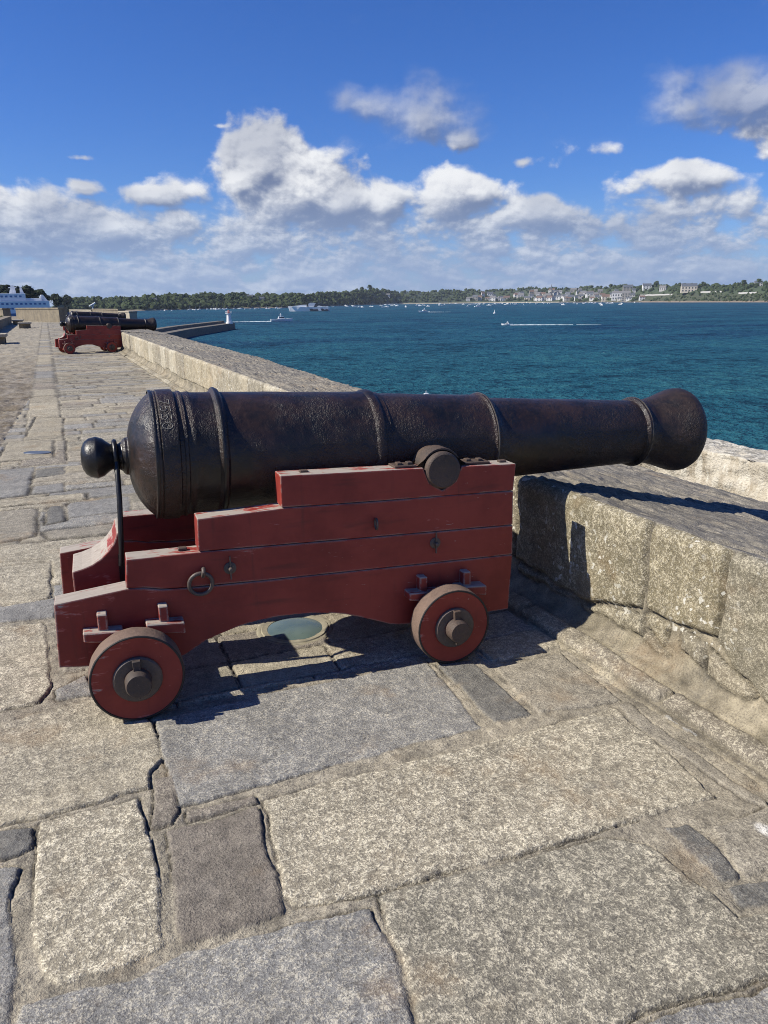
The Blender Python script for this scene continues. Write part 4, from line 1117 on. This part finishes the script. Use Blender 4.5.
# ------------------------------------------------------------------ pier and lighthouse
def water_pt(px, y): q = atz(px, y, SEA); return Vector((q[0], q[1], SEA))
a, b, c = water_pt(236, 329), water_pt(193, 336.5), water_pt(150, 347)
pts = [a, b, c, c+(c-b)*.6]
th = 9.0; top = 2.9
bm = bmesh.new(); prev = None
for i, p in enumerate(pts):
    d = (pts[min(i+1, len(pts)-1)]-pts[max(i-1, 0)]).normalized(); n = Vector((d.y, -d.x, 0))
    if n.dot(Vector((p.x, p.y, 0))) < 0: n = -n
    q0, q1 = p, p+n*th
    ring = [bm.verts.new(q0+Vector((0, 0, -2))), bm.verts.new(q0+n*.5+Vector((0, 0, top))), bm.verts.new(q1-n*3.5+Vector((0, 0, top))), bm.verts.new(q1-n*3.5+Vector((0, 0, top+1.1))), bm.verts.new(q1+Vector((0, 0, top+1.1))), bm.verts.new(q1+Vector((0, 0, -2)))]
    if prev:
        for j in range(6): bm.faces.new((prev[j], prev[(j+1) % 6], ring[(j+1) % 6], ring[j]))
    else: bm.faces.new(ring)
    prev = ring
bm.faces.new(prev[::-1])
tag(obj('pier', bm, far_stone('pier_stone', (.10, .09, .075), (.17, .15, .12))), 'long dark stone breakwater running out to the white lighthouse', 'pier')
lp = a + (b-a).normalized()*15; n_ = Vector((lp.x, lp.y, 0)).normalized()
lp = lp + n_*5
r = empty('lighthouse', (lp.x, lp.y, SEA+top), 0, 'small white lighthouse with red lantern on the end of the breakwater', 'lighthouse')
bm = bmesh.new(); lathe(bm, [(-.2, 1.6), (.6, 1.6), (.62, 1.25), (4.6, .95), (4.7, 1.25)], (0, 0, 0), (0, 0, 1), 24); obj('tower', bm, M_WHITE, r, 40)
bm = bmesh.new(); lathe(bm, [(4.7, 1.25), (4.7, 1.6), (4.9, 1.6), (4.9, .0)], (0, 0, 0), (0, 0, 1), 24)
for k in range(12): tube(bm, [(1.5*math.cos(k*PI/6), 1.5*math.sin(k*PI/6), 4.9), (1.5*math.cos(k*PI/6), 1.5*math.sin(k*PI/6), 5.6)], .04, 5)
tube(bm, [(1.5*math.cos(k*PI/12), 1.5*math.sin(k*PI/12), 5.6) for k in range(24)], .05, 5, True); obj('gallery', bm, M_WHITE, r)
M_REDP = plain('red_lantern_paint', (.34, .09, .075), .5)
bm = bmesh.new(); lathe(bm, [(4.9, .6), (5.7, .6), (5.75, .75), (6.1, .4), (6.3, .1), (6.3, 0)], (0, 0, 0), (0, 0, 1), 16); obj('lantern', bm, M_REDP, r, 40)

# ------------------------------------------------------------------ ships and boats
M_HULLW = plain('white_hull', (.80, .81, .80), .35, 0, .06, .5)
M_DKB = plain('dark_hull', (.03, .04, .06), .4)
M_WAKE = plain('wake_foam', (.62, .70, .72), .8, 0, .35, .4)
def hull_bm(L, B, H, bow=.35, sheer=.3):
    bm = bmesh.new(); rings = []
    for t in (0, .12, .3, .5, .7, .85, .95, 1.0):
        w = B/2*(.86 if t == 0 else min(1.0, max(.03, (1-t)/bow)**.6) if t > 1-bow else 1.0)
        z = H*(1+sheer*max(0, t-.35)**1.5*1.6); x = -L/2+L*t; rake = (L*.05 if t > .9 else 0)
        rings.append([bm.verts.new((x-rake, -w*.55, -H*.3)), bm.verts.new((x, -w, z)), bm.verts.new((x, w, z)), bm.verts.new((x-rake, w*.55, -H*.3))])
    for A, B_ in zip(rings[:-1], rings[1:]):
        for j in range(4): bm.faces.new((A[j], B_[j], B_[(j+1) % 4], A[(j+1) % 4]))
    bm.faces.new(rings[0][::-1]); bm.faces.new(rings[-1])
    return bm
def wake(p, ang, L, w0, w1, label):
    bm = bmesh.new(); rn = random.Random(5); A = None
    d = Vector((math.cos(ang), math.sin(ang), 0)); n = Vector((-d.y, d.x, 0))
    N_ = 26
    for i in range(N_+1):
        t = i/N_; w = (w0+(w1-w0)*t)*rn.uniform(.45, 1.3)*(1-.65*t)
        c = p - d*(L*t) + n*rn.uniform(-.6, .6)
        B_ = [bm.verts.new(c-n*w+Vector((0, 0, .02))), bm.verts.new(c+Vector((0, 0, .28*(1-t)+.06))), bm.verts.new(c+n*w+Vector((0, 0, .02)))]
        if A and (t < .6 or rn.random() > .3):
            for j in range(2): bm.faces.new((A[j], B_[j], B_[j+1], A[j+1]))
        A = B_
    tag(obj('wake', bm, M_WAKE), label, 'wake', kind='structure')
def right_dir(px, s=1, tilt=0.0):
    w, k = dirh(px); return math.atan2(-w[0]*s, w[1]*s)+tilt
# cabin cruiser left of centre
def cruiser(px, y, L, ang, label, group, dark=True):
    p = water_pt(px, y)
    r = empty('motor_boat', tuple(p), ang, label, 'boat', group)
    obj('hull', hull_bm(L, L*.3, L*.10, .4, .5), M_HULLW, r)
    bm = bmesh.new(); prism(bm, [(-L*.18, L*.10), (-L*.15, L*.21), (L*.07, L*.21), (L*.16, L*.10)], -L*.10, L*.10); cb = obj('cabin', bm, M_HULLW, r)
    bm = bmesh.new(); prism(bm, [(-L*.13, L*.14), (-L*.12, L*.19), (L*.075, L*.19), (L*.115, L*.14)], -L*.105, L*.105); obj('window', bm, M_GLASS, cb)
    bm = bmesh.new(); tube(bm, [(-L*.05, 0, L*.2), (-L*.05, 0, L*.36)], L*.012, 6); tube(bm, [(-L*.1, 0, L*.28), (L*.02, 0, L*.28)], L*.010, 6); obj('mast', bm, M_HULLW, r)
    return r, p
r, p = cruiser(282, 321.3, 15, right_dir(282, 1, .12), 'white cabin cruiser with mast heading right of the lighthouse', 'motor boats under way')
wake(p-Vector((math.cos(right_dir(282, 1, .12)), math.sin(right_dir(282, 1, .12)), 0))*7, right_dir(282, 1, .12), 42, .9, .5, 'thin white wake trailing from the cabin cruiser to the lighthouse')
r, p = cruiser(424, 312.2, 13, right_dir(424, -1, .35), 'small white boat with short wake in mid bay, below the far beach', 'motor boats under way')
wake(p-Vector((math.cos(right_dir(424, -1)), math.sin(right_dir(424, -1)), 0))*5, right_dir(424, -1), 26, .9, .5, 'short wake behind the small boat in mid bay')
r, p = cruiser(507, 325.2, 6.0, right_dir(507, -1, -.1), 'white speedboat planing leftwards with a long wake', 'motor boats under way')
wake(p-Vector((math.cos(right_dir(507, -1)), math.sin(right_dir(507, -1)), 0))*1.5, right_dir(507, -1), 46, .8, .6, 'long thin white wake stretching right behind the speedboat')
# white boat just above the barrel
r, p = cruiser(427, 397.5, 2.6, right_dir(427, 1, .2), 'small white boat half hidden behind the top of the cannon barrel', 'motor boats under way')
# buoy
p = water_pt(494.5, 313.5); r = empty('buoy', tuple(p), 0, 'tiny pale channel buoy in mid bay right of the small boat', 'buoy')
bm = bmesh.new(); lathe(bm, [(-.5, 1.2), (.8, 1.2), (.9, .4), (3.4, .2), (3.4, 0)], (0, 0, 0), (0, 0, 1), 12); obj('float', bm, M_WHITE, r, 40)
# moored ship with dazzle pattern
p = water_pt(309, 311.3); k = math.hypot(p.x, p.y)/F
r = empty('moored_ship', tuple(p), right_dir(309, -1, .0), 'white and black patterned ship moored off the wooded shore', 'ship')
Ls = 40*k
obj('hull', hull_bm(Ls, Ls*.2, 3.9*k, .45, .3), M_HULLW, r)
def dazzle():
    m, q, p_, co = material('dazzle_paint')
    v = q.voro(q.vmul(co, (1, .2, 1.7)), .16, 'Color'); g_ = q.n('ShaderNodeSeparateColor', ins={0: v}).outputs[0]
    q.set(p_.inputs['Base Color'], q.mix(q.step(g_, .42, .46), (.03, .035, .05, 1), (.62, .64, .66, 1))); p_.inputs['Roughness'].default_value = .5
    return m
M_DAZ = dazzle()
bm = bmesh.new(); prism(bm, [(-Ls*.47, 3.2*k), (-Ls*.46, 6.0*k), (-Ls*.30, 7.4*k), (-Ls*.05, 8.0*k), (.02*Ls, 6.8*k), (.06*Ls, 3.7*k)], -Ls*.085, Ls*.085); obj('superstructure', bm, M_DAZ, r)
bm = bmesh.new(); prism(bm, [(.06*Ls, 3.7*k), (.05*Ls, 6.2*k), (.2*Ls, 5.9*k), (.36*Ls, 5.0*k), (.42*Ls, 4.0*k)], -Ls*.06, Ls*.06); obj('deckhouse', bm, M_HULLW, r)
bm = bmesh.new(); box(bm, -Ls*.46, -Ls*.02, -Ls*.104, Ls*.104, .4*k, 2.3*k); obj('dark_panel', bm, M_DAZ, r)
# moored yachts
def yacht_proto(kind):
    L = 11 if kind < 2 else 8
    bm = hull_bm(L, L*.32, 1.3, .5, .4); me_parts = [bm]
    box(bm, -L*.2, L*.12, -L*.09, L*.09, 1.3, 2.2)
    if kind < 2: tube(bm, [(L*.06, 0, 1.2), (L*.06, 0, 9.5 if kind == 0 else 7.5)], .07, 5)
    else: box(bm, -L*.12, L*.04, -L*.08, L*.08, 2.2, 3.2)
    bmesh.ops.recalc_face_normals(bm, faces=bm.faces)
    me = bpy.data.meshes.new('moored_boat'); bm.to_mesh(me); bm.free(); me.materials.append(M_HULLW); return me
protos = [yacht_proto(i) for i in range(3)]
lab = {0: 'tiny white yacht at its mooring off the far beach town', 1: 'tiny white boat moored along the foot of the wooded shore'}
def shore_y(px):
    w, k_ = dirh(px); q = w*shoreD(px); d = np.array([q[0], q[1], SEA])-CAM; return 512-F*(d@UP)/(d@FW)
for i in range(150):
    if i < 105: px = rnd.uniform(345, 640); lk = 0; v = abs(rnd.gauss(0, 1.2))+.25
    else: px = rnd.choice([rnd.uniform(140, 345), rnd.uniform(190, 285)]); lk = 1; v = abs(rnd.gauss(0, .5))+.2
    if abs(px-309) < 22: continue
    p = water_pt(px, shore_y(px)+v)
    o = link('moored_boat', rnd.choice(protos))
    o.location = p; o.rotation_euler = (0, 0, rnd.uniform(0, 2*PI)); s = rnd.uniform(.6, 1.1)*(1.15 if lk == 0 else .8); o.scale = (s, s, s)
    tag(o, lab[lk], 'boat', 'boats moored off the far beach' if lk == 0 else 'boats moored along the wooded shore')
# ferry at the far left
w, kk = dirh(12); D_ = 300
p = w*D_; kf = D_*kk/F
r = empty('ferry', (p[0], p[1], SEA), right_dir(12), 'blue-white ferry with masts moored behind the rampart at the left', 'ferry')
def zf(y, x=15): return (EYE+(horizon(x)-y)*kf)-SEA
def fb(name, x0, x1, y0, y1, dep, mat, par=r):
    bm = bmesh.new(); box(bm, (x0-12)*kf, (x1-12)*kf, -dep, dep, zf(y0), zf(y1)); return obj(name, bm, mat, par, None, .05, 1)
M_FERRY = plain('ferry_white', (.72, .73, .74), .4, 0, .05, .3)
M_FBLUE = plain('ferry_blue_band', (.10, .17, .33), .4)
bm = hull_bm(100*kf, 16, zf(312), .25, .1); obj('hull', bm, M_FBLUE, r).location = (-27*kf, 0, 0)
main = fb('superstructure', -55, 38, 312, 302, 6.5, M_FERRY)
fb('upper_deck', -50, 22, 302, 296.5, 5.5, M_FERRY)
fb('aft_deck', 22, 33, 302, 300, 5.0, M_FERRY)
for (y, xa, xb, dep) in ((299.4, -40, 21, 5.54), (304.8, -40, 37, 6.54), (308.2, -40, 16, 6.56)):
    for j in range(int((xb-xa)/3.2)):
        x0 = xa+j*3.2
        bm = bmesh.new(); box(bm, (x0-12)*kf, (x0+1.7-12)*kf, -dep, -dep+.1, zf(y), zf(y-1.3)); obj('window', bm, M_FBLUE, main)
bm = bmesh.new(); lathe(bm, [(zf(296.5), .45), (zf(295.5), .5), (zf(295), .55)], ((3.5-12)*kf, 0, 0), (0, 0, 1), 14)
lathe(bm, [(-.7, 0), (-.5, .5), (0, .72), (.5, .5), (.7, 0)], ((3.5-12)*kf, 0, zf(294.6)), (0, 0, 1), 14); obj('radome', bm, M_WHITE, r, 60)
bm = bmesh.new(); prism(bm, [((11-12)*kf, zf(296.5)), ((12.8-12)*kf, zf(290.5)), ((15.2-12)*kf, zf(290.5)), ((16-12)*kf, zf(296.5))], -.5, .5); box(bm, (11-12)*kf, (16.5-12)*kf, -.25, .25, zf(292.5), zf(291.8)); obj('mast', bm, M_WHITE, r)
bm = bmesh.new(); prism(bm, [((18.5-12)*kf, zf(296.5)), ((18.8-12)*kf, zf(291.5)), ((19.8-12)*kf, zf(291.5)), ((21.5-12)*kf, zf(296.5))], -.5, .5); obj('funnel', bm, M_WHITE, r)
bm = bmesh.new(); prism(bm, [((31-12)*kf, zf(302)), ((33-12)*kf, zf(297.5)), ((34.5-12)*kf, zf(297.5)), ((37.5-12)*kf, zf(302))], -2, 2); obj('stern_house', bm, M_FERRY, r)

# ------------------------------------------------------------------ light and sky
SUNV = Vector((-1.1, .21, 1.0)).normalized()
sl = bpy.data.lights.new('sun', 'SUN'); sl.energy = 5.0; sl.angle = R(.53); sl.color = (1.0, .94, .83)
so = bpy.data.objects.new('sun', sl); COL.objects.link(so); so.rotation_euler = SUNV.to_track_quat('Z', 'Y').to_euler()
so.location = (-20, 10, 30)
world = bpy.data.worlds.new('World'); scene.world = world; world.use_nodes = True
t = world.node_tree; t.nodes.clear(); q = NT(t)
sky = q.n('ShaderNodeTexSky', sky_type='NISHITA', sun_disc=False)
sky.sun_elevation = math.asin(SUNV.z); sky.sun_rotation = math.atan2(SUNV.x, SUNV.y)
sky.altitude = 20; sky.air_density = 1.0; sky.dust_density = .25; sky.ozone_density = 3.0
SKY = .078
hs = q.n('ShaderNodeHueSaturation', ins={'Saturation': 1.2, 'Value': 1.0, 'Color': sky.outputs[0]})
gen = q.n('ShaderNodeTexCoord').outputs['Generated']
sep = q.n('ShaderNodeSeparateXYZ', ins={0: gen})
az = q.m('SUBTRACT', q.m('ARCTAN2', sep.outputs[0], sep.outputs[1]), YAW)
U = q.m('MULTIPLY', az, 57.2958); Vv = q.m('MULTIPLY', q.m('ARCSINE', sep.outputs[2]), 57.2958)
uv = q.n('ShaderNodeCombineXYZ', ins={0: U, 1: Vv, 2: 0.0}).outputs[0]
def UVd(px, py):
    d = ray(px, py); return (math.degrees(math.atan2(d[0], d[1])-YAW), math.degrees(math.asin(d[2]/np.linalg.norm(d))))
BL = [  # cloud masses: where, half-width and half-height in degrees, strength
 (262, 166, 2.6, 2.5, 1.2), (240, 178, 1.8, 1.5, .95), (300, 192, 4.0, 2.3, 1.15), (340, 205, 3.8, 1.7, 1.05), (382, 206, 1.8, 1.5, 1.0),
 (368, 103, 3.2, 1.5, .62), (425, 116, 3.4, 2.0, .82), (462, 138, 2.8, 1.2, .62), (520, 162, 4.0, 1.0, .42),
 (690, 108, 4.0, 1.5, .6), (752, 98, 5.0, 2.0, .95), (810, 100, 5, 2.5, 1.0), (676, 178, 3.6, 1.2, .9), (770, 152, 2.2, 1.3, .6), (590, 150, 4.5, 1.2, .34),
 (85, 187, 1.9, 1.0, .6), (150, 196, 3.4, 1.1, .72), (80, 158, 4.0, .6, .33), (222, 126, 2.4, .6, .34), (190, 192, 2.8, 1.3, .62),
 (35, 222, 5.0, 2.2, .95), (110, 232, 5.0, 2.0, .9), (460, 196, 4.4, 1.8, .92), (540, 216, 5.0, 1.6, .85), (-60, 215, 6, 2.6, 1.0), (-150, 130, 7, 3, .9), (930, 160, 8, 3, .9)]
g = bpy.data.node_groups.new('cloud_cover', 'ShaderNodeTree')
g.interface.new_socket('UV', in_out='INPUT', socket_type='NodeSocketVector'); g.interface.new_socket('Cover', in_out='OUTPUT', socket_type='NodeSocketFloat')
gq = NT(g); gi = g.nodes.new('NodeGroupInput'); go = g.nodes.new('NodeGroupOutput')
cur = None
for (px, py, ru, rv, st) in BL:
    cu, cv = UVd(px, py)
    d = gq.n('ShaderNodeVectorMath', operation='SUBTRACT'); gq.set(d.inputs[0], gi.outputs[0]); d.inputs[1].default_value = (cu, cv, 0)
    e = gq.vmul(d.outputs[0], (1/(ru*1.25), 1/(rv*1.25), 0))
    l = gq.n('ShaderNodeVectorMath', operation='LENGTH'); gq.set(l.inputs[0], e)
    f = gq.m('MULTIPLY', gq.m('SUBTRACT', 1.0, l.outputs['Value']), 1.0)
    f = gq.m('SUBTRACT', gq.m('MAXIMUM', f, -1.0), 1.0-st)
    cur = f if cur is None else gq.m('SMOOTH_MAX', cur, f, .18)
vv = gq.n('ShaderNodeSeparateXYZ', ins={0: gi.outputs[0]}).outputs[1]
band = gq.m('MULTIPLY_ADD', gq.step(vv, 9.2, 4.6), .80, -.46)
cur = gq.m('SMOOTH_MAX', cur, band, .15)
n1 = gq.noise(gq.vmul(gi.outputs[0], (1, 1.3, 1)), .30, 8, .54, .15)
stretch = gq.noise(gq.vmul(gi.outputs[0], (.75, 1.5, 1)), .60, 7, .58, .1)
lowm = gq.step(vv, 7.5, 4.0)
nm = gq.m('ADD', gq.m('MULTIPLY', n1, gq.m('MULTIPLY_ADD', lowm, -.45, 1.0)), gq.m('MULTIPLY', stretch, gq.m('MULTIPLY', lowm, .45)))
cov = gq.m('ADD', cur, gq.m('MULTIPLY', gq.m('SUBTRACT', nm, .5), gq.m('MULTIPLY_ADD', lowm, .5, 1.75)))
gq.set(go.inputs[0], cov)
def cover(vec):
    nd = t.nodes.new('ShaderNodeGroup'); nd.node_tree = g; q.set(nd.inputs[0], vec); return nd.outputs[0]
def shift(du, dv):
    nd = q.n('ShaderNodeVectorMath', operation='ADD'); q.set(nd.inputs[0], uv); nd.inputs[1].default_value = (du, dv, 0); return nd.outputs[0]
c0 = cover(uv); c1 = cover(shift(-.55, .8))
alpha = q.step(c0, .02, .36)
c2 = cover(shift(-.16, .26))
lowW = q.step(Vv, 7.5, 4.5)
lit = q.m('ADD', q.m('MULTIPLY', q.step(q.m('SUBTRACT', c0, c1), -.34, .26), .68), q.m('MULTIPLY', q.step(q.m('SUBTRACT', c0, c2), -.14, .18), .32))
lit_b = q.m('ADD', q.m('MULTIPLY', q.step(q.m('SUBTRACT', c0, c1), -.45, .6), .45), q.m('MULTIPLY', q.step(q.m('SUBTRACT', c0, c2), -.12, .26), .55))
lit = q.m('ADD', q.m('MULTIPLY', lit, q.m('SUBTRACT', 1.0, lowW)), q.m('MULTIPLY', lit_b, lowW))
thick = q.step(c0, .25, 1.05)
EXPO = 2**scene.view_settings.exposure
def lin(r, g_, b): return tuple((((v/255)+.055)/1.055)**2.4/EXPO for v in (r, g_, b))+(1,)
shade = q.mix(q.step(Vv, 1.0, 9.0), lin(140, 164, 204), lin(112, 126, 158))
bright = q.mix(q.step(Vv, 1.0, 8.0), lin(196, 208, 228), lin(246, 247, 249))
lit2 = q.m('MULTIPLY', lit, q.m('MULTIPLY_ADD', q.step(q.noise(uv, .13, 2), .36, .56), .45, .55))
veil0 = q.m('MULTIPLY', q.step(Vv, 9.6, 11.2), q.step(U, -5.0, -2.0))
veil = veil0
soft = q.step(c0, -.22, .80)
alpha = q.m('ADD', q.m('MULTIPLY', alpha, q.m('SUBTRACT', 1.0, veil)), q.m('MULTIPLY', soft, veil))
lit2 = q.m('MULTIPLY', lit2, q.m('MULTIPLY_ADD', veil, -.42, 1.0))
cc = q.mix(lit2, shade, bright)
blue = q.n('ShaderNodeVectorMath', operation='SCALE', ins={0: hs.outputs[0], 'Scale': SKY}).outputs[0]
blue = q.vmul(blue, (.50, .71, 1.20))
blue = q.mix(q.m('MULTIPLY', q.step(Vv, 8.0, .0), .5), blue, lin(150, 178, 222))
alpha = q.m('MULTIPLY', alpha, q.m('MULTIPLY_ADD', veil, -.18, .97))
fin = q.mix(alpha, blue, cc)
bg = q.n('ShaderNodeBackground', ins={'Color': fin, 'Strength': 1.0})
wo = t.nodes.new('ShaderNodeOutputWorld'); t.links.new(bg.outputs[0], wo.inputs[0])

# ------------------------------------------------------------------ sea air
hm = bpy.data.materials.new('sea_air'); hm.use_nodes = True; hm.node_tree.nodes.clear()
ho = hm.node_tree.nodes.new('ShaderNodeOutputMaterial'); hv = hm.node_tree.nodes.new('ShaderNodeVolumePrincipled')
hv.inputs['Color'].default_value = (.80, .90, 1.0, 1); hv.inputs['Density'].default_value = .000042; hv.inputs['Anisotropy'].default_value = .2
hm.node_tree.links.new(hv.outputs[0], ho.inputs['Volume'])
bm = bmesh.new(); box(bm, -2500, 4900, -800, 5800, -12.6, 190)
tag(obj('haze', bm, hm), kind='stuff')
